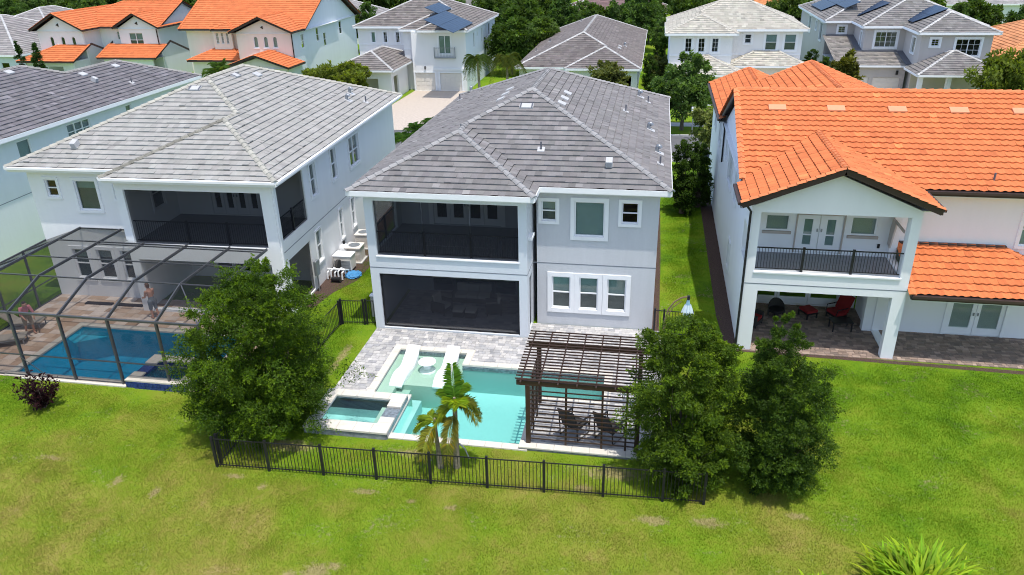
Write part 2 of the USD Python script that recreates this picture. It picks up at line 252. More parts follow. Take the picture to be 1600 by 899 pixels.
def window(P, mp, kind, a, b, z0, z1, op, trim, fr):
    B = lambda *q: mp(bx(*q)); f = .055; t0, t1 = -.12, -.03; w = b-a; fr = op.get('fr', fr)
    if kind == 'gd':
        D = [B(a+.01, b-.01, -.16, -.1, z0, z1)]
        nc = op.get('nc', 4)
        for i in range(4):
            for j in range(nc):
                dx, dz = w/nc, (z1-z0)/4
                D.append(B(a+j*dx+.08, a+(j+1)*dx-.08, -.1, -.075, z0+i*dz+.06, z0+(i+1)*dz-.06))
        obj('garage_door', cat(D), 'cream_door', P)
        if op.get('trim', 1):
            obj('garage_trim', cat([B(a-.18, a-.01, 0, .04, z0, z1+.18), B(b+.01, b+.18, 0, .04, z0, z1+.18), B(a-.01, b+.01, 0, .04, z1, z1+.18)]), trim, P)
        return
    if kind == 'fd':
        k = op.get('leaves', 2); dw = w/k
        for i in range(k):
            c0, c1 = a+i*dw+.012, a+(i+1)*dw-.012; sw = op.get('stile', .16)
            d = obj('door', cat([B(c0, c0+sw, t0, t1, z0+.02, z1-.02), B(c1-sw, c1, t0, t1, z0+.02, z1-.02), B(c0+sw, c1-sw, t0, t1, z0+.02, z0+.34), B(c0+sw, c1-sw, t0, t1, z1-.2, z1-.02)]), fr, P)
            obj('pane', B(c0+sw, c1-sw, -.085, -.08, z0+.34, z1-.2), 'glass', d)
            if op.get('blind'): obj('blind', B(c0+sw, c1-sw, -.118, -.105, z0+.34, z1-.2), op['blind'], d)
            if op.get('rail'): obj('sash_rail', B(c0+sw, c1-sw, -.079, -.06, z0+.34+(z1-z0-.54)*.36, z0+.40+(z1-z0-.54)*.36), fr, d)
            if k == 2 or i in (1, 2): obj('handle', B(*( (c1-.1, c1-.05) if i == k//2-1 else (c0+.05, c0+.1)), t1, t1+.05, z0+.95, z0+1.08), 'gray_metal', d)
    else:
        parts = []
        if kind == 'ar':
            r = w/2; pl = unary_union([sbox(a, z0, b, z1-r), shapely.Point((a+b)/2, z1-r).buffer(r, 8)])
            v, ff = ext(pl.difference(pl.buffer(-f)), t0, t1); parts.append(mp((v[:, [0, 2, 1]], ff)))
        else:
            parts = [B(a, a+f, t0, t1, z0, z1), B(b-f, b, t0, t1, z0, z1), B(a+f, b-f, t0, t1, z0, z0+f), B(a+f, b-f, t0, t1, z1-f, z1)]
        zm = z0+(z1-z0)*op.get('mid', .5)
        cols = op.get('cols', {'tw': 2}.get(kind, 1))
        for i in range(1, cols):
            c = a+w*i/cols; parts.append(B(c-.035, c+.035, t0, t1, z0+f, z1-f))
        if kind in ('sh', 'tw'): parts.append(B(a+f, b-f, t0+.01, t1-.01, zm-.025, zm+.025))
        if kind == 'gr' or op.get('grid'):
            for i in range(1, 3): parts.append(B(a+f, b-f, -.075, -.06, z0+(z1-z0)*i/3-.012, z0+(z1-z0)*i/3+.012))
            for j in range(cols): parts.append(B(a+w*(j+.5)/cols-.012, a+w*(j+.5)/cols+.012, -.077, -.058, z0+f, z1-f))
        d = obj('window', cat(parts), fr, P)
        if kind == 'ar':
            v, ff = ext(pl.buffer(-f), -.09, -.085); obj('pane', mp((v[:, [0, 2, 1]], ff)), 'glass', d)
        else:
            for i in range(cols):
                obj('pane', B(a+w*i/cols+f*.8, a+w*(i+1)/cols-f*.8, -.09, -.085, z0+f, z1-f), 'glass', d)
        if op.get('blind'):
            bz = z1-(z1-z0)*op.get('bh', 1.0)
            obj('blind', B(a+.02, b-.02, -.19, -.16, max(bz, z0+.02), z1-.02), op['blind'], d)
            if op.get('bh', 1.) < .9: obj('curtain', B(a+.02, b-.02, -.192, -.165, z0+.02, bz-.005), 'blind_gray', d)
        if op.get('sill', kind == 'ar'): obj('sill', B(a-.1, b+.1, 0, .09, z0-.12, z0-.002), trim, d)
    tw = op.get('trim', 0)
    if tw:
        d = P if kind == 'fd' else d
        zb = z0 if kind == 'fd' else z0-tw
        q = [B(a-tw, a-.002, -.02, .05, zb, z1+tw), B(b+.002, b+tw, -.02, .05, zb, z1+tw), B(a-.002, b+.002, -.02, .05, z1+.002, z1+tw)]
        if kind != 'fd': q.append(B(a-.002, b+.002, -.02, .055, z0-tw, z0-.002))
        obj('trim', cat(q), op.get('tm', trim), d)
def railing(P, p0, p1, z, h=1.05, posts=(), pitch=.11, m='black_metal', name='railing'):
    p0, p1 = np.array([*p0, z], float), np.array([*p1, z], float); L = np.linalg.norm(p1-p0); u = (p1-p0)/L; Z = np.array([0, 0, 1.])
    r = obj(name, cat([bar(p0+Z*h, p1+Z*h, .055, .04), bar(p0+Z*.1, p1+Z*.1, .035, .03)]), m, P)
    for s in posts: obj('post', bar(p0+u*L*s, p0+u*L*s+Z*(h+.07), .09, .09), m, r)
    n = int(L/pitch)
    for i in range(1, n):
        q = p0+u*(L*i/n); obj('picket', bar(q+Z*.115, q+Z*(h-.02), .018, .018), m, r)
    return r
def quad(a, b, c, d, t=.004):
    a, b, c, d = (np.asarray(x, float) for x in (a, b, c, d)); n = np.cross(b-a, c-a); n /= np.linalg.norm(n)
    v = np.array([a, b, c, d, a+n*t, b+n*t, c+n*t, d+n*t]); return (v, QF)

# ------------------------------------------------------------------ roofs
def clip(poly, a, b, c):
    """Keeps the part of the convex plan polygon with a x + b y + c >= 0."""
    out = []; n = len(poly)
    for i in range(n):
        p, q = poly[i], poly[(i+1) % n]; dp, dq = a*p[0]+b*p[1]+c, a*q[0]+b*q[1]+c
        if dp >= 0: out.append(p)
        if (dp > 0) != (dq > 0) and abs(dp-dq) > 1e-12:
            t = dp/(dp-dq); out.append((p[0]+t*(q[0]-p[0]), p[1]+t*(q[1]-p[1])))
    return out
class Body:
    def __init__(s, x0, x1, y0, y1, ze, pitch=.417, gables='', oh=.45):
        s.r = (x0, x1, y0, y1); s.ze, s.pitch, s.g, s.oh = ze, pitch, gables, oh
        k = pitch; P = {'L': (k, 0, ze-k*x0), 'R': (-k, 0, ze+k*x1), 'F': (0, k, ze-k*y0), 'B': (0, -k, ze+k*y1)}
        s.planes = {n: p for n, p in P.items() if n not in gables}
        s.rect = [(x0, y0), (x1, y0), (x1, y1), (x0, y1)]
    def h(s, x, y): return np.minimum.reduce([p[0]*x+p[1]*y+p[2] for p in s.planes.values()])
    def faces(s):
        for n, p in s.planes.items():
            poly = s.rect
            for m, q in s.planes.items():
                if m != n and poly: poly = clip(poly, q[0]-p[0], q[1]-p[1], q[2]-p[2])
            if len(poly) > 2: yield n, p, poly
def top_z(bodies, x, y):
    z = -1e9
    for b in bodies:
        x0, x1, y0, y1 = b.r
        if x0-1e-6 <= x <= x1+1e-6 and y0-1e-6 <= y <= y1+1e-6: z = max(z, float(b.h(x, y)))
    return z
def roof(P, xf, bodies, tint, dev, kind='flat', expo=.36, tw=.30, near=0, fascia='white_trim', fh=.22, tmat='roof_tile', cap=None, capcol=None, cut=None, gutter=None, speck=0, rough=.008, lip=.068, lift=.052, capw=.30, soffit='white_trim', noback=()):
    """Roof of several hipped or gabled bodies, covered tile by tile. xf maps local points to the world (to find the tiles that show largest)."""
    faces = []
    for i, b in enumerate(bodies):
        for n, p, poly in b.faces():
            g = Polygon(poly)
            for j, o in enumerate(bodies):
                if j == i: continue
                q = o.rect; e = -1e-3 if j < i else 1e-3
                for pl in o.planes.values():
                    if q: q = clip(q, pl[0]-p[0], pl[1]-p[1], pl[2]-p[2]-e)
                if len(q) > 2: g = g.difference(Polygon(q).buffer(1e-4))
            if cut is not None: g = g.difference(cut)
            g = unary_union([q for q in getattr(g, 'geoms', [g]) if q.geom_type == 'Polygon' and q.area > 1e-3])
            if g.area > .02: faces.append((i, n, p, g))
    R = obj('roof', cat([flat(g, lambda x, y, p=p: p[0]*x+p[1]*y+p[2]-.02) for _, _, p, g in faces]), 'brown_fascia', P)
    V, F, T, info = [], [], [], []; tint = np.array(tint)
    for _, n, p, g in faces:
        grad = np.array(p[:2]); k = np.linalg.norm(grad); d = -grad/k; e = np.array([-d[1], d[0]]); cs = 1/math.sqrt(1+k*k)
        dn = np.array([p[0], p[1], -1.])*cs*lip; s = expo*cs; bb = np.array(g.exterior.coords) if g.geom_type == 'Polygon' else np.vstack([np.array(q.exterior.coords) for q in g.geoms])
        tmax = {'L': -bodies[_].r[0], 'R': bodies[_].r[1], 'F': -bodies[_].r[2], 'B': bodies[_].r[3]}[n] + .03
        t0 = (bb@d).min(); e0, e1 = (bb@e).min(), (bb@e).max(); ns = 6 if kind == 's' else 1
        boxes, meta = [], []
        for r in range(int((tmax-t0)/s)+1):
            hi = tmax-r*s; lo = hi-s; off = (r % 2)*tw*.5 if kind != 's' else 0
            for c in range(int(math.floor((e0-off)/tw))-1, int((e1-off)/tw)+2):
                for q in range(ns):
                    a = off+(c+q/ns)*tw; bq = a+tw/ns
                    boxes.append([lo*d+a*e, lo*d+bq*e, hi*d+bq*e, hi*d+a*e]); meta.append((r, c, a-q*tw/ns, hi, lo))
        gg = g.buffer(.03, join_style=2) if False else g
        B = shapely.polygons(np.array(boxes)); shapely.prepare(gg)
        ok = shapely.intersects(gg, B); ins = shapely.contains(gg, B)
        cur = {}
        for i in np.nonzero(ok)[0]:
            if ins[i]: polys = [np.array(boxes[i])]
            else:
                c = shapely.intersection(B[i], gg); polys = [np.array(q.exterior.coords)[:-1] for q in getattr(c, 'geoms', [c]) if q.geom_type == 'Polygon' and q.area > 2e-3/ns]
            r, c, a0, hi, lo = meta[i]
            for w in polys:
                x, y = w[:, 0], w[:, 1]
                if .5*(np.dot(x, np.roll(y, -1))-np.dot(y, np.roll(x, -1))) < 0: w = w[::-1]
                cur.setdefault((r, c), [a0, hi, lo, []])[3].append(w)
        for key, (a0, hi, lo, ps) in cur.items():
            tl = RNG.normal(0, 1); jit = RNG.normal(0, rough); shade = np.clip(1+dev*tl, .5, 1.6)
            col = tint*shade*(1+RNG.normal(0, dev*.10, 3))
            if speck and RNG.random() < speck: col = col*1.32
            vs, fs, o = [], [], 0
            for w in ps:
                tt = (w@d-lo)/(hi-lo); zz = p[0]*w[:, 0]+p[1]*w[:, 1]+p[2]+.006+tt*(lift+jit)
                if kind == 's': zz = zz+.035*(.5+.5*np.cos(2*math.pi*((w@e)-a0)/tw))
                m = len(w); vs.append(np.column_stack([w, zz])); fs += [[o, o+q, o+q+1] for q in range(1, m-1)]; o2 = o+m
                for q in range(m):
                    q2 = (q+1) % m
                    if tt[q] > .97 and tt[q2] > .97 or (kind != 's' and m == 4 and jit > rough):
                        base = len(np.vstack(vs)); vs.append(np.array([[w[q][0]+dn[0], w[q][1]+dn[1], zz[q]+dn[2]], [w[q2][0]+dn[0], w[q2][1]+dn[1], zz[q2]+dn[2]]])); fs += [[o+q, base, base+1], [o+q, base+1, o+q2]]
                o = sum(len(z) for z in vs)
            v = np.vstack(vs); f = np.array(fs); V.append(v); F.append(f); T.append(np.broadcast_to(col, v.shape))
            info.append((v.mean(0), p))
    idx = np.arange(len(V)); pick = np.zeros(len(V), bool)
    if near:
        C = np.array([xf(i[0]) for i in info]); pp, w = px_of(C); dirv = CAM-C; ds = np.linalg.norm(dirv, axis=1)
        nr = np.array([[-i[1][0], -i[1][1], 1] for i in info]); nr /= np.linalg.norm(nr, axis=1)[:, None]
        sc = (nr*dirv).sum(1)/ds**3*np.array([np.ptp(v[:, 0])*np.ptp(v[:, 1]) for v in V]); sc[(pp[:, 0] < -10) | (pp[:, 0] > 1610) | (pp[:, 1] < 0)] = -1
        pick[np.argsort(-sc)[:near]] = True
        for i in np.nonzero(pick)[0]: obj('roof_tile', (V[i], F[i]), tmat, R, tint=T[i])
    rest = idx[~pick]
    obj('tile_field', cat([(V[i], F[i]) for i in rest]), tmat, R, tint=np.vstack([T[i] for i in rest]), kind='stuff')
    # caps on hips, ridges and gable edges
    caps, seen = [], set()
    for i, b in enumerate(bodies):
        x0, x1, y0, y1 = b.r
        for n, p, poly in b.faces():
            for q in range(len(poly)):
                A, Bq = np.array(poly[q]), np.array(poly[(q+1) % len(poly)]); mid = (A+Bq)/2
                edge = [abs(A[0]-x0)+abs(Bq[0]-x0) < 1e-6 and 'L', abs(A[0]-x1)+abs(Bq[0]-x1) < 1e-6 and 'R', abs(A[1]-y0)+abs(Bq[1]-y0) < 1e-6 and 'F', abs(A[1]-y1)+abs(Bq[1]-y1) < 1e-6 and 'B']
                edge = [s for s in edge if s]
                if edge and edge[0] not in b.g: continue
                if np.linalg.norm(A-Bq) < .05: continue
                key = tuple(np.round(mid, 2))
                if key in seen: continue
                seen.add(key)
                A3, B3 = np.array([*A, p[0]*A[0]+p[1]*A[1]+p[2]]), np.array([*Bq, p[0]*Bq[0]+p[1]*Bq[1]+p[2]])
                if A3[2] > B3[2]: A3, B3 = B3, A3
                L = np.linalg.norm(B3-A3); m = max(1, round(L/.36)); dv = (B3-A3)/L; sd = np.cross(dv, [0, 0, 1]); sd /= np.linalg.norm(sd); up = np.cross(sd, dv)
                drop = .08 if not edge else 0.0
                if not edge:
                    hs = abs(B3[2]-A3[2]) < 1e-3; drop = capw*.5*b.pitch*(1 if hs else .72)
                for c in range(m):
                    a, e2 = A3+dv*(L*c/m-.03), A3+dv*(L*(c+1)/m)
                    mm = (a+e2)/2
                    if top_z(bodies, *np.clip(mm[:2], [x0, y0], [x1, y1])) > mm[2]+.03: continue
                    if not edge and max(top_z(bodies, *(mm[:2]+sd[:2]*.3)), top_z(bodies, *(mm[:2]-sd[:2]*.3))) > mm[2]-.025: continue
                    if cut is not None and cut.contains(shapely.Point(mm[:2])): continue
                    prof = [(-.5, -drop+.035), (-.27, .055), (0, .085), (.27, .055), (.5, -drop+.035)]
                    v = []
                    for (pt, lift, wd) in ((a, .035, capw), (e2, .0, capw*.86)):
                        v += [pt+sd*(x*wd)+up*(z+lift) for x, z in prof]
                    v += [a+sd*(x*capw)+up*(z-.03) for x, z in prof]
                    f = []
                    for k in range(4): f += [[k, k+1, k+6], [k, k+6, k+5], [k+1, k, k+10], [k+1, k+10, k+11]]
                    caps.append((np.array(v), np.array(f), np.array(capcol if capcol is not None else tint*1.05)*np.clip(1+RNG.normal(0, .09), .6, 1.4)))
    cm = cap or 'cap_tile'
    if near:
        C = np.array([xf(c[0].mean(0)) for c in caps]); pp, w = px_of(C); order = np.argsort(np.linalg.norm(C-CAM, axis=1)+1e4*((pp[:, 0] < 0) | (pp[:, 0] > 1600) | (pp[:, 1] < 0)))
        for i in order[:230]: obj('ridge_tile', caps[i][:2], cm, R, tint=np.broadcast_to(caps[i][2], caps[i][0].shape))
        rest = order[230:]
    else: rest = range(len(caps))
    if len(rest): obj('ridge_cap', cat([caps[i][:2] for i in rest]), cm, R, tint=np.vstack([np.broadcast_to(caps[i][2], caps[i][0].shape) for i in rest]), kind='stuff')
    # fascia, soffit, rakes
    U = unary_union([sbox(b.r[0], b.r[2], b.r[1], b.r[3]) for b in bodies])
    if cut is not None: U = U.difference(cut)
    ze = bodies[0].ze
    for g in getattr(U, 'geoms', [U]):
        co = np.array(shapely.geometry.polygon.orient(g.simplify(1e-3)).exterior.coords)
        for A, Bq in zip(co[:-1], co[1:]):
            mid = (A+Bq)/2; bad = False
            for b in bodies:
                for s, v, ax in (('L', b.r[0], 0), ('R', b.r[1], 0), ('F', b.r[2], 1), ('B', b.r[3], 1)):
                    if s in b.g and abs(mid[ax]-v) < 1e-3 and abs(A[ax]-v) < 1e-3: bad = True
            if bad or np.linalg.norm(A-Bq) < .05 or (cut is not None and cut.buffer(.02).contains(shapely.Point(mid))): continue
            u = (Bq-A)/np.linalg.norm(Bq-A); nn = np.array([u[1], -u[0]])
            obj('fascia', bar([*(A-u*.0+nn*.012), ze-fh/2+.015], [*(Bq+u*.02+nn*.012), ze-fh/2+.015], .035, fh), fascia, P)
            if gutter: obj('gutter', bar([*(A+nn*.08), ze-.045], [*(Bq+nn*.08), ze-.045], .11, .1), fascia, P)
    for b in bodies:
        x0, x1, y0, y1 = b.r
        for s in b.g:
            if s in noback: continue
            if s in 'FB': y = y0 if s == 'F' else y1; xm = (x0+x1)/2; pts = [(x0, y), (xm, y), (x1, y)]
            else: x = x0 if s == 'L' else x1; ym = (y0+y1)/2; pts = [(x, y0), (x, ym), (x, y1)]
            for A, Bq in zip(pts[:-1], pts[1:]):
                fas = []
                for k in range(8):
                    a2 = np.array(A)+(np.array(Bq)-A)*k/8; b2 = np.array(A)+(np.array(Bq)-A)*(k+1)/8
                    za, zb = float(b.h(*a2)), float(b.h(*b2))
                    if top_z(bodies, *((a2+b2)/2)) > (za+zb)/2+.05: continue
                    fas.append(bar([*a2, za-.1], [*b2, zb-.1], .05, .24))
                if fas: obj('rake_board', cat(fas), fascia, P)
    sh = []
    for b in bodies:
        x0, x1, y0, y1 = b.r; o = b.oh+.02
        sh.append(sbox(x0+(o if 'L' in b.g else .02), y0+(o if 'F' in b.g else .02), x1-(o if 'R' in b.g else .02), y1-(o if 'B' in b.g else .02)))
    S = unary_union(sh)
    if cut is not None: S = S.difference(cut)
    obj('soffit', ext(S, ze-fh-.03, ze-fh+.01), soffit, P)
    return R
def vent(P, kind, b, x, y, nm=None, col='vent_gray'):
    """Small things on the roof plane under (x, y)."""
    n = min(b.planes.values(), key=lambda p: p[0]*x+p[1]*y+p[2]); z = n[0]*x+n[1]*y+n[2]+.05
    N = np.array([-n[0], -n[1], 1]); N /= np.linalg.norm(N); D = np.array([-n[0], -n[1], -(n[0]**2+n[1]**2)]); D /= np.linalg.norm(D); S = np.cross(N, D)
    o = np.array([x, y, z]); mp = lambda m: ((o+m[0][:, :1]*S+m[0][:, 1:2]*D+m[0][:, 2:]*N), m[1])
    if kind == 'slot':
        r = obj('roof_vent', mp(bx(-.33, .33, -.17, .17, -.02, .05)), col, P)
        for s in (-1, 1): obj('vent_slot', mp(bx(s*.27-.035, s*.27+.035, -.17, .17, .04, .07)), 'flashing', r)
    elif kind == 'flat': obj('roof_vent', mp(bx(-.26, .26, -.2, .2, -.02, .06)), col, P)
    elif kind == 'pipe':
        r = obj('vent_pipe', tube([o, o+[0, 0, .34]], .04, 8), 'flashing', P); obj('flashing', mp(bx(-.16, .16, -.16, .16, -.03, .012)), col, r)
    elif kind == 'goose':
        a = np.linspace(0, 2.6, 8); pts = [o-D*.12]+[o-D*.02-D*.1*math.cos(t)+D*.1+np.array([0, 0, .17])+np.array([0, 0, .13])*math.sin(t)-D*.1 for t in a]
        r = obj('gooseneck_vent', tube(pts, .09, 8), 'gray_metal', P, smooth=50); obj('flashing', mp(bx(-.22, .22, -.22, .22, -.03, .012)), col, r)
    elif kind == 'boxv':
        r = obj('roof_vent', mp(bx(-.14, .14, -.2, .16, 0, .28)), col, P); obj('vent_slot', mp(bx(-.11, .11, .15, .17, .03, .24)), 'gray_metal', r)
def xform(loc, rot):
    c, s = math.cos(math.radians(rot)), math.sin(math.radians(rot))
    return lambda p: np.array([loc[0]+c*p[0]-s*p[1], loc[1]+s*p[0]+c*p[1], loc[2]+p[2]])
ID = xform((0, 0, 0), 0)
# ------------------------------------------------------------------ the grey house in the middle
GH = thing('house', 'gray stucco two storey house with screened double porch behind the turquoise pool', 'house')
MB_ = [Body(-12.5, .95, 30.6, 49.8, 6.7), Body(-12.5, -4.5, 29.2, 40, 6.7)]
facade(GH, (-11.97, 29.65), (-4.9, 29.65), 0, 6.47, 'stucco_main_trim', holes=[(-11.58, -5.27, 3.63, 6.17), (-11.58, -5.27, .1, 2.78)], th=.35)
facade(GH, (-4.9, 30.0), (-4.9, 31.3), 0, 6.47, 'stucco_main_trim', holes=[(30.2, 30.95, .1, 2.7)], th=.2)
T12 = dict(trim=.13)
facade(GH, (-4.7, 31.1), (.5, 31.1), 0, 6.47, 'stucco_gray', wins=[('sh', -4.49, -3.84, 5.05, 5.96, dict(T12, blind='blind_white', bh=.45)), ('fx', -3.06, -1.77, 4.4, 5.98, dict(trim=.17, blind='blind_green')),
    ('sh', -1.06, -.35, 5.06, 6.0, T12), ('sh', -4.03, -3.2, .88, 2.45, dict(trim=.198, blind='blind_green', bh=.5)), ('sh', -2.8, -1.97, .88, 2.45, dict(trim=.198, blind='blind_green', bh=.5)), ('sh', -1.56, -.73, .88, 2.45, dict(trim=.198, blind='blind_green', bh=.5))])
facade(GH, (.5, 31.3), (.5, 49.3), 0, 6.47, 'stucco_gray', wins=[('sh', 34, 34.8, 4.2, 5.8, T12), ('sh', 38, 38.8, 4.2, 5.8, T12), ('sh', 43, 43.8, 4.2, 5.8, T12), ('sh', 36, 36.8, 1, 2.4, T12)])
facade(GH, (-11.97, 49.3), (-11.97, 30.0), 0, 6.47, 'stucco_gray', wins=[('sh', 36, 36.8, 4.2, 5.8, T12), ('sh', 41, 41.8, 4.2, 5.8, T12)], holes=[(30.35, 33.2, 3.63, 6.1)])
facade(GH, (.3, 49.3), (-11.77, 49.3), 0, 6.47, 'stucco_gray')
facade(GH, (-11.77, 33.9), (-5.1, 33.9), 0, 6.42, 'stucco_gray', wins=[('fd', -10.15, -6.85, 3.62, 5.75, dict(leaves=4, trim=.22)), ('fd', -10.4, -6.2, .05, 2.5, dict(leaves=4, stile=.08, fr='black_metal'))])
facade(GH, (-5.1, 33.9), (-5.1, 31.3), 0, 6.42, 'stucco_gray')
obj('balcony_floor', bx(-11.76, -5.1, 30.0, 33.88, 3.2, 3.58), 'floor_gray', GH)
obj('balcony_rug', bx(-11.3, -6.6, 31.2, 33.5, 3.582, 3.6), 'floor_gray', GH)
for zz in (3.05,): obj('control_joint', cat([bx(-11.97, -4.9, 29.644, 29.652, zz, zz+.035), bx(-4.905, -4.896, 29.654, 31.094, zz, zz+.035), bx(-4.89, .5, 31.094, 31.102, zz, zz+.035), bx(.495, .504, 31.104, 49.3, zz, zz+.035)]), 'joint', GH)  # thin proud strips painted dark for the shade of an uncut wall groove
obj('sill_ledge', cat([bx(-11.62, -5.23, 29.60, 29.998, 3.585, 3.632)]), 'white_trim', GH)
obj('wall_bracket', bx(-4.9, -4.72, 29.95, 30.6, 4.55, 4.68), 'white_trim', GH)
railing(GH, (-11.58, 29.9), (-5.27, 29.9), 3.63, 1.05, posts=(.335, .665), pitch=.105)
railing(GH, (-11.87, 33.1), (-11.87, 30.4), 3.63, 1.05, posts=(.5,), pitch=.11)
for (a, b) in ((-11.58, -9.47), (-9.45, -7.37), (-7.35, -5.27)): obj('screen_panel', quad((a, 29.78, 3.63), (b, 29.78, 3.63), (b, 29.78, 6.17), (a, 29.78, 6.17)), 'screen_dark', GH)
obj('screen_panel', quad((-11.58, 29.8, .1), (-5.27, 29.8, .1), (-5.27, 29.8, 2.78), (-11.58, 29.8, 2.78)), 'screen_very_dark', GH)
obj('screen_panel', quad((-4.98, 30.2, .1), (-4.98, 30.95, .1), (-4.98, 30.95, 2.7), (-4.98, 30.2, 2.7)), 'screen_very_dark', GH)
obj('screen_panel', quad((-11.9, 30.35, 3.63), (-11.9, 33.2, 3.63), (-11.9, 33.2, 6.1), (-11.9, 30.35, 6.1)), 'screen_dark', GH)
obj('screen_frame', cat([bx(-11.58, -5.27, 29.74, 29.82, 2.68, 2.78), bx(-11.58, -11.52, 29.74, 29.82, .1, 2.68), bx(-5.33, -5.27, 29.74, 29.82, .1, 2.68), bx(-11.58, -5.27, 29.74, 29.82, .1, .15)]), 'black_metal', GH)
obj('wall_outlet', bx(-5.75, -5.6, 33.86, 33.9, 4.75, 4.9), 'black_metal', GH)
roof(GH, ID, MB_, (.205, .194, .192), .085, near=300, capcol=(.31, .305, .305), speck=.02)
for k, b, x, y in [('slot', 0, -5.86, 35.9), ('flat', 0, -4.3, 39.2), ('flat', 0, -4.3, 37.9), ('flat', 0, -4.3, 36.6+.1), ('flat', 0, -7.5, 38.0), ('flat', 0, -7.5, 39.3), ('flat', 0, -7.5, 40.6), ('goose', 0, -.75, 46.2), ('pipe', 0, -.3, 45.6),
    ('pipe', 0, -1.4, 40.9), ('goose', 0, -.05, 39.3), ('goose', 0, .4, 35.6), ('pipe', 0, .45, 33.8), ('pipe', 0, -4.75, 32.9), ('boxv', 0, -1.7, 32.0), ('goose', 0, -11.6, 49.0), ('pipe', 0, -11.75, 46.5)]: vent(GH, k, MB_[b], x, y)

# ------------------------------------------------------------------ white house on the left (turned a little)
LO, LR = (-29.33, 30.94, 0), 1.556
LH = thing('house', 'white stucco house left of the gray one with pale roof and screened balcony', 'house', LO, LR); LX = xform(LO, LR)
LB = [Body(-.6, 13.45, -.45, 17.6, 6.85), Body(5.15, 13.45, -1.75, 8, 6.85)]
facade(LH, (0, 0), (5.4, 0), 0, 6.62, 'stucco_white', wins=[('sh', .86, 1.45, 5.3, 6.15, T12), ('fx', 2.38, 3.5, 4.66, 6.14, dict(trim=.14, blind='blind_green', bh=.28)), ('sh', 4.4, 4.72, 5.25, 6.1, dict(trim=.1)),
    ('sh', 1.3, 2.1, 1.05, 2.6, dict(trim=.16, blind='blind_white', bh=.3)), ('sh', 2.6, 3.42, 1.05, 2.6, dict(trim=.16, blind='blind_white', bh=.3)), ('sh', 3.9, 4.7, 1.05, 2.6, dict(trim=.16, blind='blind_white', bh=.3))])
facade(LH, (5.4, -1.3), (12.97, -1.3), 0, 6.62, 'stucco_white', holes=[(5.8, 12.42, 3.55, 6.18), (5.8, 12.42, .1, 2.75)], th=.35)
facade(LH, (12.97, -.95), (12.97, 17.1), 0, 6.62, 'stucco_white', holes=[(-.85, 2.1, 3.75, 6.32), (-.6, 1.9, .1, 2.7)], wins=[
    ('sh', 2.9, 3.6, 4.62, 6.25, T12), ('sh', 5.75, 6.45, 4.62, 6.25, T12), ('tw', 8.5, 10.1, 4.5, 6.15, dict(trim=.13, blind='blind_white', bh=.4)), ('sh', 2.65, 3.3, 1.2, 2.85, dict(trim=.1, blind='blind_green', bh=.55)), ('sh', 6.0, 6.5, 1.2, 2.85, dict(trim=.1, blind='blind_green', bh=.5)), ('sh', 7.9, 8.45, 1.2, 2.85, dict(trim=.1, blind='blind_green', bh=.5))])
facade(LH, (0, 17.1), (0, .2), 0, 6.62, 'stucco_white'); facade(LH, (12.77, 17.1), (.2, 17.1), 0, 6.62, 'stucco_white')
facade(LH, (5.4, .2), (5.4, -.95), 0, 6.62, 'stucco_white', th=.2)
facade(LH, (5.6, 3.0), (12.77, 3.0), 0, 6.6, 'stucco_white', wins=[('fd', 7.5, 10.1, 3.55, 5.7, dict(leaves=4, trim=.15)), ('fd', 7, 11, .05, 2.4, dict(leaves=4, stile=.08))])
facade(LH, (5.6, .2), (5.6, 3.0), 0, 6.6, 'stucco_white', wins=[('sh', 1.0, 2.0, 4.4, 5.9, T12)])
obj('balcony_floor', bx(5.62, 12.75, -.95, 3.0, 3.15, 3.5), 'floor_gray', LH)
obj('control_joint', cat([bx(12.965, 12.974, -.95, 17.1, 3.2, 3.235)]), 'joint', LH)  # groove shade painted as a dark strip along the side wall
railing(LH, (5.8, -1.05), (12.42, -1.05), 3.55, 1.05, posts=(.4, .7), pitch=.11); railing(LH, (12.87, -.75), (12.87, 2.0), 3.75, 1.05, posts=(.5,), pitch=.11)
obj('screen_panel', quad((5.8, -1.18, 3.55), (12.42, -1.18, 3.55), (12.42, -1.18, 6.18), (5.8, -1.18, 6.18)), 'screen_dark', LH); obj('screen_panel', quad((12.9, -.85, 3.75), (12.9, 2.1, 3.75), (12.9, 2.1, 6.32), (12.9, -.85, 6.32)), 'screen_dark', LH)
obj('screen_panel', quad((12.9, -.6, .1), (12.9, 1.9, .1), (12.9, 1.9, 2.7), (12.9, -.6, 2.7)), 'screen_very_dark', LH)
obj('wall_lamp', bx(8.9, 9.05, 2.9, 3.0, 4.9, 5.1), 'black_metal', LH)
obj('downspout', bar((13.0, -1.2, 6.5), (13.0, -1.2, .1), .08, .06), 'white_plastic', LH)
roof(LH, LX, LB, (.345, .335, .315), .06, near=300, capcol=(.42, .405, .355), gutter=1, rough=.010)
for k, b, x, y in [('slot', 0, 6.2, 5.6), ('boxv', 0, 2.2, 1.0), ('slot', 0, 7.0, 8.5), ('flat', 0, 7.5, 10.0), ('goose', 0, 11.6, 13.6), ('goose', 0, 11.9, 12.2), ('pipe', 0, 12.6, 13.2)]: vent(LH, k, LB[b], x, y)

